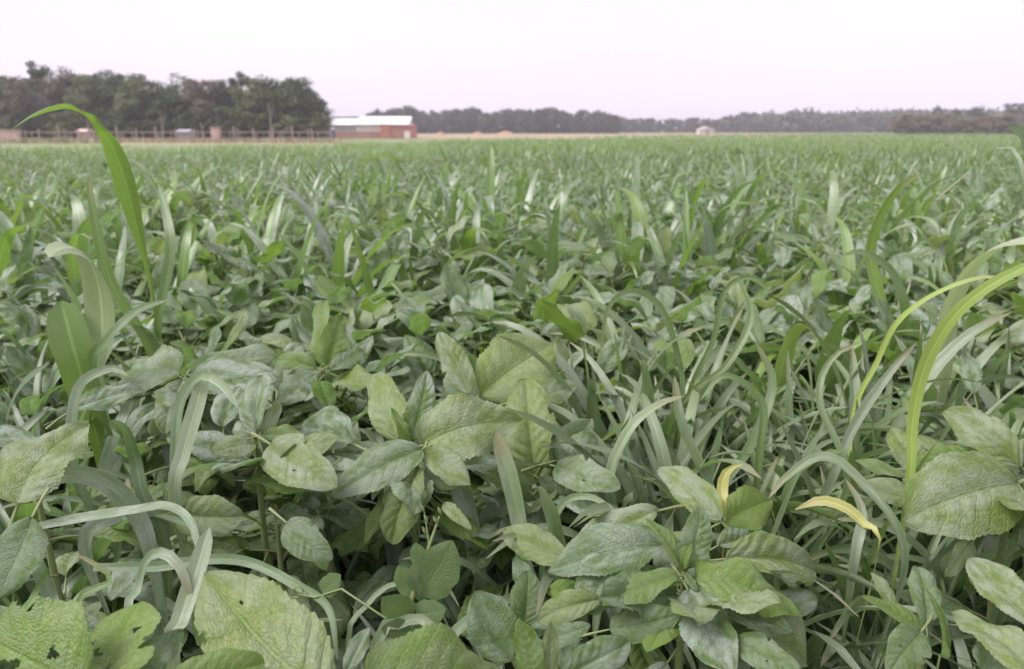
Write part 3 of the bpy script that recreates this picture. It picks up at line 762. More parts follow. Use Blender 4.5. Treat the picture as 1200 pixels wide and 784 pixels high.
hero_plant('broadleaf plant with a big yellow-mottled leaf, centre-left of the foreground', (478, 522, 1.14), [
    ((494, 522, 1.12), (602, 478, 1.13), H('y', 2, (0, -.85, .7), 1.15)),
    ((467, 518, 1.15), (425, 420, 1.22), H('y', 4, (-.25, -1, .4), 1.05)),
    ((482, 516, 1.16), (500, 440, 1.21), H('d', 6, (.1, -1, .3), .9)),
    ((495, 526, 1.10), (396, 578, 1.03), H('d', 0, (.1, -.7, .8), .95)),
    ((493, 529, 1.10), (549, 560, 1.06), H('y', 5, (0, -.6, .9), .8)),
    ((490, 545, 1.08), (460, 630, 1.00), H('y', 3, (0, -1, .4), 1.0)),
    ((414, 520, 1.14), (345, 492, 1.20), H('d', 7, (0, -.75, .8), 1.2)),
    ((398, 582, 1.06), (300, 548, 1.04), H('g', 1, (0, -.15, 1), .8)),
    ((478, 520, 1.14), (462, 478, 1.15), H('g', 2, (.6, -.8, .2), .6)),
    ((520, 590, 1.05), (552, 622, 1.0), H('y', 6, (0, -.6, .6), .6))], extra=9, seed=4, size=.11, whorl=10, wsize=.14)
hero_plant('broadleaf plant with a cupped left leaf, left of the yellow-mottled one', (299, 514, 1.11), [
    ((298, 520, 1.10), (250, 532, 1.05), H('y', 0, (0, -.6, .8), 1.35)),
    ((303, 511, 1.11), (296, 436, 1.19), H('d', 3, (-.3, -1, .4), .95)),
    ((306, 512, 1.11), (334, 462, 1.15), H('y', 4, (.4, -1, .4), .75)),
    ((308, 510, 1.10), (352, 506, 1.12), H('g', 5, (0, -.6, .9), .9)),
    ((316, 520, 1.08), (394, 574, 1.01), H('y', 6, (.1, -.8, .7), 1.1)),
    ((262, 502, 1.19), (272, 448, 1.25), H('d', 7, FACE, 1.1)),
    ((300, 515, 1.11), (305, 492, 1.12), H('g', 1, (.7, -.7, .2), .6))], extra=5, seed=5, size=.10, whorl=9, wsize=0.12)
hero_plant('broadleaf plant whose grey leaves hang over the left edge, among grass blades', (40, 560, .98), [
    ((20, 592, .86), (78, 482, .95), H('y', 2, (-.2, -1, .5), 1.25)),
    ((38, 604, .81), (2, 694, .75), H('d', 5, (0, -.9, .6), 1.2)),
    ((45, 520, 1.05), (-20, 500, 1.05), H('d', 1, (0, -.7, .8), 1.0)),
    ((85, 480, 1.15), (165, 440, 1.2), H('d', 4, (0, -.7, .8), 1.0))], extra=3, seed=6, size=.10)
hero_plant('shaded plant with one round olive leaf, behind the left grass blades', (210, 590, 1.05), [
    ((203, 602, 1.01), (274, 604, .99), H('y', 3, (0, -.9, .5), 1.25)),
    ((335, 612, .96), (388, 655, .93), H('d', 6, (0, -.8, .6), 1.2)),
    ((215, 640, 1.0), (240, 690, .95), H('y', 0, (0, -.8, .6), 1.0))], extra=4, seed=7, size=.09)
hero_plant('insect-eaten bright green plant with holed leaves, bottom left corner', (110, 800, .55), [
    ((112, 812, .55), (142, 702, .62), H(mesh=HOLED[0], hint=(-.2, -.9, .6), wid=1.25)),
    ((95, 812, .54), (-8, 738, .60), H(mesh=HOLED[1], hint=(0, -.8, .7))),
    ((160, 800, .57), (206, 735, .60), H('d', 2, (.1, -.8, .7), 1.0)),
    ((120, 735, .70), (85, 715, .70), H('d', 4, (0, -.8, .7), 1.0)),
    ((185, 815, .52), (300, 772, .54), H('g', 3, (0, -.7, .8), 1.0))], extra=1, seed=8, size=.08)
hero_plant('plant with the largest yellow-green quilted leaf, bottom edge left of centre', (380, 800, .56), [
    ((384, 822, .55), (240, 690, .65), H(mesh=CHEWED[0], hint=(.35, -.9, .7))),
    ((425, 806, .50), (608, 772, .56), H('g', 2, (0, -.5, 1), .9)),
    ((405, 790, .56), (428, 738, .58), H('d', 5, (0, -.8, .6), .7))], extra=1, seed=9, size=.08)
hero_plant('broadleaf plant with a large scalloped leaf reaching left, right edge', (1192, 560, 1.0), [
    ((1192, 566, .99), (1060, 606, .92), H('y', 0, (-.1, -.85, .6), 1.1)),
    ((1198, 548, 1.02), (1115, 480, 1.08), H('y', 3, (-.3, -.9, .6), 1.0)),
    ((1186, 560, 1.04), (1072, 548, 1.06), H('g', 6, (0, -.7, .9), 1.0)),
    ((1082, 588, 1.0), (1013, 568, 1.01), H('y', 5, (0, -.6, .9), .8)),
    ((1078, 548, 1.10), (1044, 500, 1.14), H('y', 2, FACE, 1.2)),
    ((1060, 560, 1.06), (1010, 535, 1.08), H('g', 1, (0, -.6, .9), .9)),
    ((1140, 630, .98), (1120, 672, .94), H('y', 4, (0, -.8, .5), 1.0)),
    ((1195, 640, .95), (1230, 600, .95), H('d', 7, (0, -.8, .5), 1.0))], extra=5, seed=10, size=.10, whorl=8, wsize=0.13)
hero_plant('plant with two big pale leaves entering at the bottom right corner', (1215, 760, .64), [
    ((1216, 738, .70), (1148, 648, .78), H('y', 1, (-.3, -.9, .6), 1.15)),
    ((1222, 795, .58), (1118, 702, .66), H('y', 2, (-.1, -.5, 1), .8)),
    ((1150, 800, .62), (1180, 740, .66), H('d', 5, (0, -.8, .6), 1.0))], extra=2, seed=11, size=.09)
hero_plant('small wilted plant with browned leaf tip in the dark gap, lower right', (1085, 745, .76), [
    ((1084, 738, .76), (1014, 702, .78), H('g', 0, (0, -.4, 1), .7)),
    ((1086, 735, .76), (1078, 662, .81), H('d', 3, (-.3, -1, .3), .95)),
    ((1045, 712, .79), (1030, 668, .81), H('y', 4, (0, -.9, .4), 1.0)),
    ((1080, 740, .74), (1038, 790, .70), H('d', 6, (0, -.7, .8), 1.2)),
    ((1102, 770, .72), (1100, 690, .74), H('g', 7, (.8, -.6, .2), .4))], extra=3, seed=12, size=.06)
hero_plant('upright broadleaf plant just right of the yellow-mottled leaf', (640, 560, 1.22), [
    ((627, 562, 1.21), (610, 446, 1.28), H('y', 3, (-.2, -1, .2), 1.0)),
    ((645, 556, 1.20), (690, 492, 1.26), H('d', 5, (.3, -.9, .4), .9)),
    ((650, 546, 1.19), (724, 577, 1.12), H('d', 6, (0, -.7, .8), 1.1)),
    ((632, 560, 1.18), (658, 576, 1.15), H('d', 1, (0, -.8, .6), 1.2)),
    ((650, 540, 1.2), (735, 525, 1.24), H('d', 2, (0, -.7, .9), 1.0))], extra=5, seed=13, size=.10, whorl=9, wsize=0.14)
hero_plant('bright green fresh plant with upright leaves behind the cupped-leaf plant', (378, 432, 1.52), [
    ((378, 430, 1.52), (372, 352, 1.6), H('g', 1, (-.5, -1, .2), .8)),
    ((382, 430, 1.52), (404, 362, 1.6), H('g', 2, (.5, -1, .2), .8)),
    ((372, 432, 1.5), (322, 418, 1.52), H('g', 3, (0, -.8, .8), 1.0)),
    ((386, 434, 1.5), (430, 400, 1.55), H('d', 4, (0, -.8, .8), 1.0)),
    ((370, 438, 1.48), (330, 470, 1.42), H('d', 5, (0, -.8, .6), 1.1))], extra=5, seed=14, size=.12, whorl=6, wsize=0.13)
hero_plant('dusty plant with a broad pale leaf behind the yellow-mottled leaf', (585, 470, 1.42), [
    ((560, 465, 1.42), (640, 398, 1.5), H('y', 5, (0, -.9, .6), 1.2)),
    ((552, 462, 1.42), (520, 395, 1.5), H('y', 6, (-.3, -1, .4), .9)),
    ((600, 470, 1.4), (672, 455, 1.42), H('d', 0, (0, -.6, .9), 1.0)),
    ((590, 460, 1.45), (560, 430, 1.5), H('d', 3, (0, -.6, .9), 1.0))], extra=5, seed=15, size=.12, whorl=8, wsize=0.15)
hero_plant('dusty grey plant with flat spread leaves left of the fresh green plant', (215, 440, 1.45), [
    ((215, 440, 1.42), (312, 410, 1.45), H('d', 1, (0, -.6, .9), 1.0)),
    ((212, 442, 1.42), (130, 420, 1.5), H('d', 2, (0, -.7, .9), 1.0)),
    ((215, 445, 1.4), (190, 500, 1.32), H('y', 3, (0, -.8, .6), 1.1)),
    ((225, 440, 1.42), (325, 452, 1.38), H('d', 6, (0, -.7, .8), 1.0))], extra=5, seed=16, size=.12, whorl=8, wsize=0.15)

# ------------------------------------------------------------------ traced grass blades, gathered into plants
def hero_grass(label, blades, ground=None, extra=3, h=.5, seed=0, culm=False, keys='bbu'):
    b0 = at(*blades[0][0][0])
    gp = Vector(ground) if ground else Vector((b0.x + random.uniform(-.03, .03), b0.y + .05, 0))
    root = empty('grass_plant', gp); tag(root, label, 'grass')
    for pts, wpx, mat, opt in blades:
        P = [at(*p) for p in pts]
        W = wpx * opt.get('wf', .8) / FPX * (P[len(P) // 2] - Vector((0, 0, CAM_H))).length
        if P[0].z > .10 and not opt.get('cut'):
            q = P[0] - (P[1] - P[0]).normalized() * .04
            foot = gp + Vector((random.uniform(-.03, .03), random.uniform(-.02, .03), .01))
            P = [foot, foot.lerp(P[0], .55) + Vector((0, .01, 0))] + P
        P = [p - gp for p in P]
        hint = opt.get('hint', (0, -.75, .65))
        sl = [(P[i + 1] - P[i]).length for i in range(len(P) - 1)]; Lt = sum(sl)
        f0 = sum(sl[:2]) / Lt if len(P) > len(pts) else 0.0
        tp = opt.get('taper', 2.4)
        tt = np.linspace(0, 1, 41)
        if 'prof' in opt: pw = np.interp(tt, [0, f0 * .8] + [f0 + (1 - f0) * k for k, _ in opt['prof']], [.12, .14] + [v for _, v in opt['prof']])
        else: pw = np.interp(tt, [0, f0 * .75, min(.9, f0 + .22), 1], [.16 if f0 else .55, .24 if f0 else .7, 1, 1]) * np.maximum(1 - tt, 0) ** (1 / tp)
        arr = blade_from_path(P, W, nseg=opt.get('ns', 48), nc=7, keel=opt.get('keel', .22), hint=hint, twist=opt.get('tw', 0.0), wav=opt.get('wav', .03), prof=(tt, pw))
        link('blade', mesh_np('blade', *arr, (mat,)), root)
    g = random.Random(seed)
    for k in range(extra):
        L = h * g.uniform(.8, 1.2); kind = g.choice(('arch', 'lean', 'up'))
        M = Matrix.Translation((g.uniform(-.04, .04), g.uniform(0, .06), 0)) @ Matrix.Rotation(g.uniform(0, 6.28), 4, 'Z') @ Matrix.Diagonal((L * .8, L, L, 1))
        link('blade', g.choice(BL[g.choice(keys)][kind]), root, M=M)
    return root
BP = M_BLADE_P
B, BG, BY, BD, BB = M_BLADE, M_BLADE_G, M_BLADE_Y, M_BLADE_D, M_BLADE_B
hero_grass('tall green grass plant whose bent blade rises above the field at the upper left', [
    ([(186, 400, 1.75), (178, 340, 1.72), (160, 265, 1.68), (146, 210, 1.64), (130, 168, 1.6), (118, 152, 1.57), (110, 141, 1.56), (106, 136, 1.55), (101, 133, 1.54), (93, 129, 1.53), (80, 124, 1.5), (62, 124, 1.44), (38, 134, 1.38), (13, 152, 1.34)], 27, BG, dict(keel=.3, tw=-.5, ns=150, prof=((0, .12), (.25, .22), (.40, .8), (.49, 1), (.58, .85), (.66, .5), (.70, .25), (.73, .26), (.77, .5), (.84, .66), (.92, .5), (1, .02)))),
    ([(185, 400, 1.75), (200, 300, 1.75), (195, 250, 1.8), (185, 215, 1.85)], 15, B, {}),
    ([(180, 420, 1.72), (130, 330, 1.7), (110, 250, 1.7), (104, 205, 1.72)], 15, BG, {})], extra=2, h=.7, seed=1, keys='g')
hero_grass('broad pale folded grass blade with a green one beside it, left edge', [
    ([(112, 450, 1.40), (120, 395, 1.40), (116, 335, 1.38), (98, 296, 1.33), (72, 290, 1.28), (58, 302, 1.25)], 46, BP, dict(wf=1, taper=5, keel=.15, hint=(-.3, -.9, .3))),
    ([(98, 450, 1.38), (84, 400, 1.38), (72, 352, 1.40)], 40, BG, dict(wf=1, taper=5, hint=(.2, -1, .2))),
    ([(110, 440, 1.34), (125, 400, 1.32), (160, 365, 1.34), (200, 350, 1.36)], 14, B, {})], extra=2, h=.55, seed=2)
hero_grass('lime green grass blade sweeping up out of the right edge', [
    ([(1066, 566, 1.0), (1069, 500, 1.0), (1082, 435, .98), (1112, 378, .93), (1160, 335, .87), (1235, 298, .80)], 19, BY, dict(keel=.2, taper=4, wf=.76, hint=(-.5, -.6, .6))),
    ([(998, 500, 1.28), (1028, 425, 1.25), (1052, 378, 1.2), (1095, 345, 1.15), (1150, 325, 1.1), (1190, 328, 1.06)], 9, BY, dict(hint=(-.5, -.5, .7)))], extra=1, h=.35, seed=3)
hero_grass('wide blue-grey grass blade arching out at the right edge behind the lime one', [
    ([(1104, 440, 1.6), (1110, 370, 1.57), (1135, 315, 1.52), (1172, 286, 1.46), (1220, 278, 1.4), (1260, 300, 1.36)], 36, BP, dict(taper=4, wf=1, keel=.15, hint=(0, -.5, .85)))], extra=3, h=.6, seed=4)
hero_grass('yellowish sinuous grass blade rising to the horizon, upper right', [
    ([(1050, 420, 1.95), (1030, 345, 1.98), (1020, 295, 2.0), (1034, 250, 1.97), (1056, 218, 1.92), (1078, 205, 1.88)], 15, BG, dict(tw=.5)),
    ([(1040, 420, 1.95), (1060, 370, 1.9), (1045, 320, 1.9), (1012, 296, 1.88), (985, 300, 1.86)], 14, B, {})], extra=2, h=.7, seed=5)
hero_grass('arching pale grass blade bowed over like a hoop, middle of the field', [
    ([(800, 470, 1.5), (790, 400, 1.5), (770, 355, 1.48), (738, 340, 1.46), (712, 362, 1.44), (704, 415, 1.43)], 10, B, dict(tw=.6)),
    ([(805, 470, 1.5), (835, 400, 1.52), (850, 340, 1.55), (880, 325, 1.55), (905, 345, 1.53)], 9, B, dict(tw=-.4)),
    ([(800, 475, 1.48), (850, 430, 1.46), (880, 370, 1.5), (862, 320, 1.55)], 10, B, {})], extra=3, h=.55, seed=6)
hero_grass('broad dull grass blade leaning in front of the dark gap, centre', [
    ([(612, 660, 1.05), (603, 585, 1.08), (582, 505, 1.12)], 26, B, dict(taper=6, hint=(0, -1, .1))),
    ([(560, 660, 1.1), (545, 590, 1.12), (528, 540, 1.15)], 30, BB, dict(taper=6, hint=(0, -1, .1))),
    ([(640, 640, 1.05), (660, 590, 1.06), (690, 582, 1.04), (722, 598, 1.0)], 11, B, {})], extra=3, h=.42, seed=7)
hero_grass('grass plant with a blunt grey blade standing up, bottom left', [
    ([(202, 770, .68), (212, 725, .70), (230, 670, .735), (246, 616, .77)], 24, BP, dict(taper=9, hint=(.2, -1, .2), keel=.25)),
    ([(152, 740, .72), (162, 690, .745), (172, 656, .755), (192, 648, .745), (213, 668, .73), (226, 715, .71)], 14, B, dict(taper=4, tw=.3)),
    ([(262, 775, .7), (240, 745, .7), (235, 700, .72), (240, 670, .74)], 26, BG, {}),
    ([(90, 730, .74), (130, 680, .76), (100, 655, .77), (85, 648, .77)], 9, BG, {})], extra=2, h=.32, seed=8)
hero_grass('grass plant with long blades lying sideways over the left foreground', [
    ([(110, 665, .86), (180, 664, .85), (250, 655, .83), (296, 660, .80), (345, 684, .76), (385, 712, .71), (396, 775, .64)], 15, B, dict(tw=-.4, taper=4, cut=True)),
    ([(38, 618, .86), (95, 607, .86), (160, 597, .845), (196, 593, .83), (222, 610, .80), (236, 655, .76)], 14, B, dict(taper=4, cut=True, tw=.3)),
    ([(180, 660, .95), (165, 610, .96), (135, 572, .96), (95, 556, .95), (62, 562, .93), (40, 582, .92)], 24, B, dict(taper=3)),
    ([(195, 640, .98), (168, 580, 1.0), (158, 535, 1.02), (146, 500, 1.0), (128, 492, .98)], 17, BB, {}),
    ([(80, 745, .74), (58, 695, .78), (35, 645, .81), (10, 634, .82), (-15, 650, .82)], 18, B, dict(taper=4)),
    ([(100, 640, .95), (140, 600, .97), (150, 560, 1.0)], 20, BB, dict(taper=5, hint=(0, -1, .1))),
    ([(20, 760, .72), (40, 700, .76), (60, 660, .78)], 12, BG, {})], ground=(at(150, 640, .95).x, .98, 0), extra=5, h=.42, seed=9)
hero_grass('upright twin grass blades in front of the dusty grey plant', [
    ([(206, 590, 1.0), (215, 530, 1.02), (232, 470, 1.05), (241, 432, 1.07)], 22, BP, dict(taper=8, hint=(.15, -1, .15))),
    ([(208, 590, 1.02), (206, 520, 1.04), (212, 470, 1.06), (235, 440, 1.05), (262, 452, 1.03), (280, 480, 1.0)], 15, B, dict(taper=3)),
    ([(90, 560, 1.1), (84, 500, 1.12), (95, 450, 1.15), (130, 432, 1.15), (150, 440, 1.13)], 15, BB, {})], extra=3, h=.4, seed=10)
hero_grass('grass plant with one dry yellow drooping blade, right of the whorled plant', [
    ([(1030, 640, .93), (1016, 618, .95), (992, 596, .965), (962, 587, .975), (932, 597, .98)], 15, BD, dict(keel=.3, wf=.8, prof=((0, .08), (.1, .5), (.4, 1), (.75, .9), (1, .1)))),
    ([(1060, 650, .95), (1000, 555, 1.0), (960, 535, 1.02), (920, 560, 1.0), (900, 585, .98)], 13, B, {}),
    ([(1000, 660, .93), (1010, 600, .97), (990, 560, 1.0)], 14, B, {})], extra=3, h=.4, seed=11)
hero_grass('short dry yellow blade curling behind the whorled plant', [
    ([(850, 615, 1.0), (846, 575, 1.02), (852, 552, 1.03), (870, 544, 1.03)], 16, BD, dict(prof=((0, .1), (.3, .8), (.6, 1), (1, .1)))),
    ([(720, 600, 1.15), (716, 550, 1.17), (740, 500, 1.19), (772, 474, 1.2), (802, 464, 1.2)], 15, B, dict(tw=.4))], extra=3, h=.45, seed=12)
hero_grass('thin pale blade arching beside the pea plant, bottom centre', [
    ([(408, 760, .70), (428, 712, .72), (462, 684, .725), (500, 694, .71), (528, 738, .69)], 8, B, dict(tw=.3)),
    ([(440, 760, .68), (470, 730, .69), (500, 728, .68), (525, 765, .66)], 16, B, dict(taper=3))], extra=1, h=.3, seed=13)
hero_grass('close pale grass blade just entering at the right edge below the scrub', [
    ([(1250, 420, .95), (1232, 300, .95), (1212, 200, .95), (1196, 158, .94), (1180, 148, .93)], 30, B, dict(taper=4)),
    ([(1260, 400, 1.0), (1210, 250, 1.0), (1180, 172, 1.05), (1120, 215, 1.1), (1090, 240, 1.1)], 10, B, {})], extra=0, seed=14)
hero_grass('leaning grass clump with crossing blades right of centre', [
    ([(830, 600, 1.25), (880, 520, 1.25), (905, 450, 1.28), (885, 400, 1.3)], 14, B, dict(taper=4)),
    ([(880, 600, 1.2), (890, 530, 1.2), (892, 470, 1.22), (850, 440, 1.22), (820, 470, 1.2)], 12, B, {}),
    ([(960, 590, 1.15), (1000, 500, 1.18), (1040, 440, 1.2), (1075, 400, 1.22)], 13, BB, {}),
    ([(990, 580, 1.12), (960, 470, 1.16), (975, 420, 1.2), (1010, 400, 1.2)], 10, B, {}),
    ([(840, 600, 1.2), (800, 500, 1.22), (790, 440, 1.25)], 15, B, dict(taper=4))], extra=6, h=.5, seed=15)

# ------------------------------------------------------------------ pea plant
M_PEA = leaf_material('pea_leaf', (.13, .20, .075), (.11, .18, .07), (.25, .30, .10), (.20, .24, .17), (.25, .42, .06), .4, .2)
PEA = mesh_np('leaf', *leaf_arrays(900, nl=24, nc=9, wid=.78, droop=.35, fold=.3, ruff=.02, quilt=.004, tooth=0, ovate=.45), (M_PEA,))
pp = at(480, 700, .70); pr = empty('pea_plant', (pp.x, .74, 0)); tag(pr, 'slender pea plant with round leaflets and tendrils, bottom centre', 'plant')
def ptube(pxpts, r0, r1, nm, mat=M_STEM):
    P = [at(*p) - pr.location for p in pxpts]
    link(nm, mesh_np(nm, *tube(P, list(np.linspace(r0, r1, len(P))), 6), (mat,)), pr)
ptube([(470, 790, 0.700), (478, 720, 0.700), (492, 670, 0.710), (503, 640, 0.720), (515, 605, 0.730)], .0035, .0012, 'stem')
ptube([(503, 640, 0.720), (500, 618, 0.725), (497, 598, 0.730)], .0012, .0006, 'seed_stalk')
for k, (x_, y_) in enumerate(((497, 600), (501, 612), (499, 626), (512, 614), (517, 603))):
    link('seed', mesh_np('seed', *tube([at(x_, y_, 0.727) - pr.location, at(x_ - 2, y_ - 5, 0.727) - pr.location, at(x_ - 4, y_ - 9, 0.727) - pr.location], [.0008, .0022, .0005], 6), (M_STEM,)), pr)
tend = [(330, 690, 0.740), (338, 700, 0.740), (350, 700, 0.740), (356, 692, 0.740), (350, 686, 0.740), (344, 691, 0.740), (350, 697, 0.740), (370, 700, 0.730), (400, 690, 0.720), (460, 730, 0.710)]
ptube(tend, .0008, .0012, 'tendril')
for bpx, tpx, hint in (((480, 725, 0.700), (452, 700, 0.690), FACE), ((486, 700, 0.705), (470, 665, 0.710), (-.3, -1, .3)), ((490, 700, 0.705), (528, 640, 0.720), (.3, -1, .3)), ((487, 720, 0.700), (520, 715, 0.690), (.2, -.9, .5)), ((492, 662, 0.715), (488, 638, 0.720), FACE), ((480, 740, 0.690), (450, 735, 0.680), FACE), ((482, 745, 0.690), (515, 745, 0.680), (0, -0.740, .6)), ((376, 694, 0.730), (398, 676, 0.730), (0, -0.740, .6))):
    hero_leaf(pr, bpx, tpx, mesh=PEA, hint=hint)

# ------------------------------------------------------------------ the rest of the crop, plant by plant
def canopy_ok(x, d, z):
    return True
def noise2(x, y, s):
    return math.sin(x * 1.7 * s + 1.3) * math.sin(y * 1.3 * s + .7 * x * s + .4) + .5 * math.sin(x * 3.9 * s - y * 2.1 * s + 2.0)
pos = []
def far_enough(x, y, r):
    for a, b in pos:
        if (a - x) ** 2 + (b - y) ** 2 < r * r: return False
    return True
leafy, grassy = [], []
g = random.Random(99)
def fill(d0, d1, n_leaf, n_grass, r_leaf, r_grass, pgrass):
    nl = ng = tries = 0
    while tries < 16000 and (nl < n_leaf or ng < n_grass):
        tries += 1
        d = math.sqrt(g.uniform(d0 * d0, d1 * d1)); x = g.uniform(-1, 1) * (.70 * d + .2)
        px = 600 + x / (d * .97 + .2) * FPX
        is_g = g.random() < pgrass(px, d)
        if is_g and ng < n_grass and far_enough(x, d, r_grass): grassy.append((x, d)); pos.append((x, d)); ng += 1
        elif not is_g and nl < n_leaf and far_enough(x, d, r_leaf): leafy.append((x, d)); pos.append((x, d)); nl += 1
fill(.66, 1.05, 5, 30, .14, .06, lambda px, d: .9)
fill(1.02, 1.85, 58, 92, .09, .042, lambda px, d: .97 if px > 690 + (1.85 - d) * 90 else .45 if px < 150 else .06)
fill(1.7, 2.5, 110, 16, .10, .09, lambda px, d: .15)
fill(2.45, 3.3, 34, 62, .13, .08, lambda px, d: .72)
fill(3.2, 4.8, 52, 105, .14, .09, lambda px, d: .70)
def side(px):
    return 'before the wood' if px < 400 else 'before the barn and distant trees' if px < 760 else 'before the white hut and scrub'
for i, (x, d) in enumerate(leafy):
    near = d < 1.05
    px = 600 + x / (d * .97 + .2) * FPX
    h = g.uniform(.24, .34) if near else g.uniform(.46, .54) if d < 1.35 else g.uniform(.46, .58) if d < 2.6 else g.uniform(.5, .68)
    o = leafy_plant((x, d, 0), h, 9 if near else 15, g.uniform(.085, .11) if near else g.uniform(.12, .16) if d < 1.7 else g.uniform(.18, .24), 1000 + i, hi=d < 1.9, keys='dddddgy' if d > 1.6 else 'dddyyg', low=.4, tip=.62 if d < 1.4 else .42)
    if d < 1.05: tag(o, 'low dusty broadleaf plant in the shade beneath the front plants', 'plant', 'low broadleaf plants beneath the front plants')
    elif d < 2.5: tag(o, 'dusty broadleaf plant in the leafy middle band ' + side(px), 'plant', 'broadleaf plants in the leafy band ' + side(px))
    else: tag(o, 'broadleaf plant among the taller mid-field grass ' + side(px), 'plant', 'broadleaf plants among the tall grass ' + side(px))
for i, (x, d) in enumerate(grassy):
    px = 600 + x / (d * .97 + .2) * FPX
    if d < 1.05: h = g.uniform(.24, .40)
    elif d < 1.75: h = g.uniform(.44, .62)
    elif d < 2.45: h = g.uniform(.5, .66)
    else:
        cl = max(0.0, min(1.0, .5 + .55 * noise2(x, d, 1.5)))
        h = .50 + .26 * cl + g.uniform(0, .14)
    o = grass_plant((x, d, 0), h, 11 if d < 1.75 else 10, 3000 + i, kinds=('lean', 'up', 'up', 'arch', 'lean'), keys='bbuu' if d < 1.75 else 'bbbugg', wscale=g.uniform(.8, 1.4) if d < 1.05 else g.uniform(.9, 1.45) if d < 1.75 else g.uniform(1.5, 2.6), culm=d > 1.75)
    if d < 1.05: tag(o, 'low grass tuft in the shade of the front plants', 'grass', 'low grass tufts in the front')
    elif d < 1.75: tag(o, 'arching grass clump close behind the front plants, ' + side(px), 'grass', 'grass clumps behind the front plants ' + side(px))
    elif d < 2.45: tag(o, 'single grass plant poking out of the leafy band ' + side(px), 'grass', 'grass plants in the leafy band ' + side(px))
    else: tag(o, 'tall broad-bladed grass plant in mid-field ' + side(px), 'grass', 'tall grass plants in mid-field ' + side(px))

# ------------------------------------------------------------------ the crop beyond, too many to count
def scatter(templates, P, scale, az, tilt, wscale, g):
    parts = []
    idx = g.integers(0, len(templates), len(P))
    for k, (V, F, U) in enumerate(templates):
        s = idx == k
        if not s.any(): continue
        n = int(s.sum()); c, sn = np.cos(az[s]), np.sin(az[s])
        ct, st = np.cos(tilt[s]), np.sin(tilt[s])
        X = V[None, :, 0] * (scale[s] * wscale[s])[:, None]; Yv = V[None, :, 1] * scale[s][:, None]; Zv = V[None, :, 2] * scale[s][:, None]
        Y2 = Yv * ct[:, None] + Zv * st[:, None]; Z2 = -Yv * st[:, None] + Zv * ct[:, None]
        W = np.stack([X * c[:, None] - Y2 * sn[:, None], X * sn[:, None] + Y2 * c[:, None], Z2], -1) + P[s][:, None, :]
        Ff = (F[None] + (np.arange(n) * len(V))[:, None, None]).reshape(-1, 4)
        parts.append((W.reshape(-1, 3), Ff, np.tile(U, (n, 1))))
    return join(parts)
g2 = np.random.default_rng(21)
def field_pts(d0, d1, dens, edge=None):
    n = int(dens * (.72 * 2) * .5 * (d1 * d1 - d0 * d0))
    d = np.sqrt(g2.uniform(d0 * d0, d1 * d1, n)); x = g2.uniform(-1, 1, n) * (.72 * d + .5)
    return x, d
FIELD_EDGE = lambda x, d: np.interp(x / d, [-.75, -.3, -.16, -.05, .05, .2, .4, .7], [33, 40, 50, 60, 70, 112, 150, 152])
def around_pts(dens):
    n = int(dens * 9 * 8.5); x = g2.uniform(-4.5, 4.5, n); d = g2.uniform(-3.0, 5.5, n)
    keep = (np.abs(x) > .72 * d + .55) | (d < .36)
    keep &= ~((np.abs(x) < .32) & (d > -.45) & (d < .25))          # where the photographer stands
    return x[keep], d[keep]
def blade_mass(d0, d1, dens, per, nseg, hrange, wsc, pts=None):
    if pts is None:
        x, d = field_pts(d0, d1, dens); keep = d < FIELD_EDGE(x, d); x, d = x[keep], d[keep]
    else: x, d = pts
    n = len(x); h = g2.uniform(*hrange, n)
    bump = .06 * np.sin(x * .9 + d * .35) + .05 * np.sin(d * .8 - x * .5)
    h = h + bump * min(1, hrange[0] / .5)
    h = np.where((x / d < -.08) & (d > 10), h * .86, h)
    P = np.repeat(np.stack([x, d, 0 * x], 1), per, 0); hh = np.repeat(h, per)
    f = np.tile(np.linspace(0, 1, per), n)
    P[:, 2] = hh * (.1 + .58 * f); P[:, :2] += g2.normal(0, .04, (len(P), 2))
    L = hh * g2.uniform(.40, .62, len(P))
    T = [pool_blade(700 + k, nseg=nseg, nc=3, kind=('arch', 'lean', 'arch', 'up')[k % 4]) for k in range(12)]
    return scatter(T, P, L, g2.uniform(0, 6.283, len(P)), g2.uniform(.1, .8, len(P)), g2.uniform(.8, 1.3, len(P)) * wsc * 1.35, g2)
def leaf_mass(d0, d1, dens, per, hrange, size, pts=None):
    if pts is None:
        x, d = field_pts(d0, d1, dens); keep = d < FIELD_EDGE(x, d); x, d = x[keep], d[keep]
    else: x, d = pts
    n = len(x); h = np.repeat(g2.uniform(*hrange, n), per)
    P = np.repeat(np.stack([x, d, 0 * x], 1), per, 0)
    f = np.tile(np.linspace(.35, 1, per), n); P[:, 2] = h * f
    az = g2.uniform(0, 6.283, len(P)); P[:, 0] -= np.sin(az) * .06; P[:, 1] += np.cos(az) * .06
    T = [leaf_arrays(330 + k, nl=7, nc=5, wid=.6, droop=.4 + .2 * (k % 3), fold=.3, ruff=0, quilt=0, tooth=0) for k in range(6)]
    return scatter(T, P, size * g2.uniform(.6, 1.15, len(P)), az, g2.normal(.15, .35, len(P)) - (f - .4) * .9, np.ones(len(P)), g2)
mass = [('b', (4.6, 11, 12, 9, 9, (.50, .72), 1.35)), ('g', (4.6, 11, 5.0, 8, 9, (.50, .76), 1.3)), ('b', (11, 24, 8, 7, 6, (.48, .68), 1.1)), ('g', (11, 24, 6, 6, 6, (.48, .70), 1.1)),
        ('b', (24, 60, 3.4, 6, 5, (.42, .56), 1.4)), ('g', (24, 60, 5.0, 6, 5, (.42, .56), 1.4)), ('g', (60, 152, .55, 5, 4, (.40, .60), 4.0)), ('b', (60, 152, .3, 5, 4, (.40, .60), 4.0))]
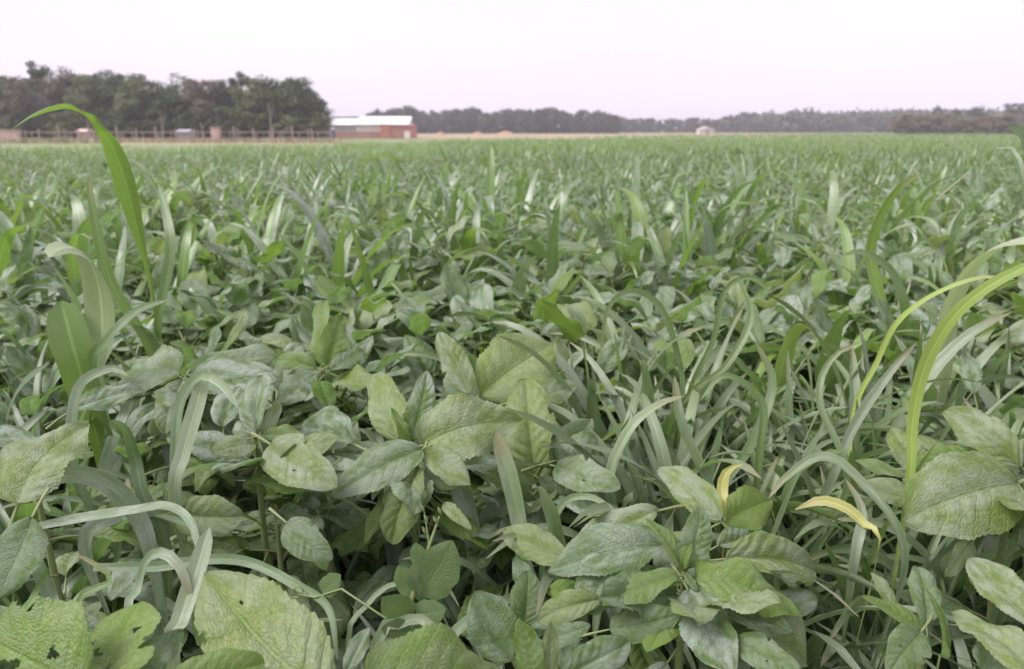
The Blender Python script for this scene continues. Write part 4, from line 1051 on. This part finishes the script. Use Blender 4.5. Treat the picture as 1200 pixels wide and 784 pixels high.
for key, lab in (('b', 'grey-green grass crop stretching away to the far field edge'), ('g', 'fresh green grass crop mixed in towards the far field edge')):
    arr = join([blade_mass(*a) for k, a in mass if k == key] + ([blade_mass(0, 0, 0, 9, 8, (.40, .56), 1.3, pts=around_pts(14))] if key == 'b' else []))
    tag(link('grass_crop', mesh_np('grass_crop', *arr, (BLADES[key],))), lab, 'crop', kind='stuff')
arr = join([leaf_mass(0, 0, 0, 12, (.36, .50), .15, pts=around_pts(12)), leaf_mass(4.6, 10, 4, 9, (.42, .62), .16), leaf_mass(10, 20, .9, 8, (.4, .55), .16)])
tag(link('broadleaf_crop', mesh_np('broadleaf_crop', *arr, (M_LEAF,))), 'dusty broadleaf crop between the grass beyond the middle of the field', 'crop', kind='stuff')
# dry grass along the track
x = g2.uniform(gx(-60, 66), gx(400, 66), 2600); px_ = 600 + x / (74 * .97) * FPX
d = 64.5 + g2.uniform(0, 3.0, len(x))
T = [pool_blade(740 + k, nseg=4, nc=3, kind='up') for k in range(5)]
arr = scatter(T, np.stack([x, d, 0 * x], 1), g2.uniform(.25, .55, len(x)), g2.uniform(0, 6.28, len(x)), g2.normal(0, .3, len(x)), np.full(len(x), 4.0), g2)
M_STRAW = plain('straw', (.42, .36, .23), .9, .2, .6, (.30, .27, .15))
tag(link('dry_grass', mesh_np('dry_grass', *arr, (M_STRAW,))), 'pale dry grass along the track before the fence', 'grass', kind='stuff')

# ------------------------------------------------------------------ haze
M_HAZE = bpy.data.materials.new('haze_air'); M_HAZE.use_nodes = True
t = M_HAZE.node_tree; t.nodes.clear()
pv = t.nodes.new('ShaderNodeVolumePrincipled'); mo = t.nodes.new('ShaderNodeOutputMaterial')
pv.inputs['Color'].default_value = (.92, .89, .95, 1); pv.inputs['Density'].default_value = .00095
t.links.new(pv.outputs[0], mo.inputs['Volume'])
USE_HAZE = True
if USE_HAZE:
    hz = link('haze', mesh_np('haze', *box(-920, 920, -80, 920, -1.2, 14), (M_HAZE,), smooth=False))
    tag(hz, 'thin lilac evening haze over the whole field', 'haze', kind='stuff')
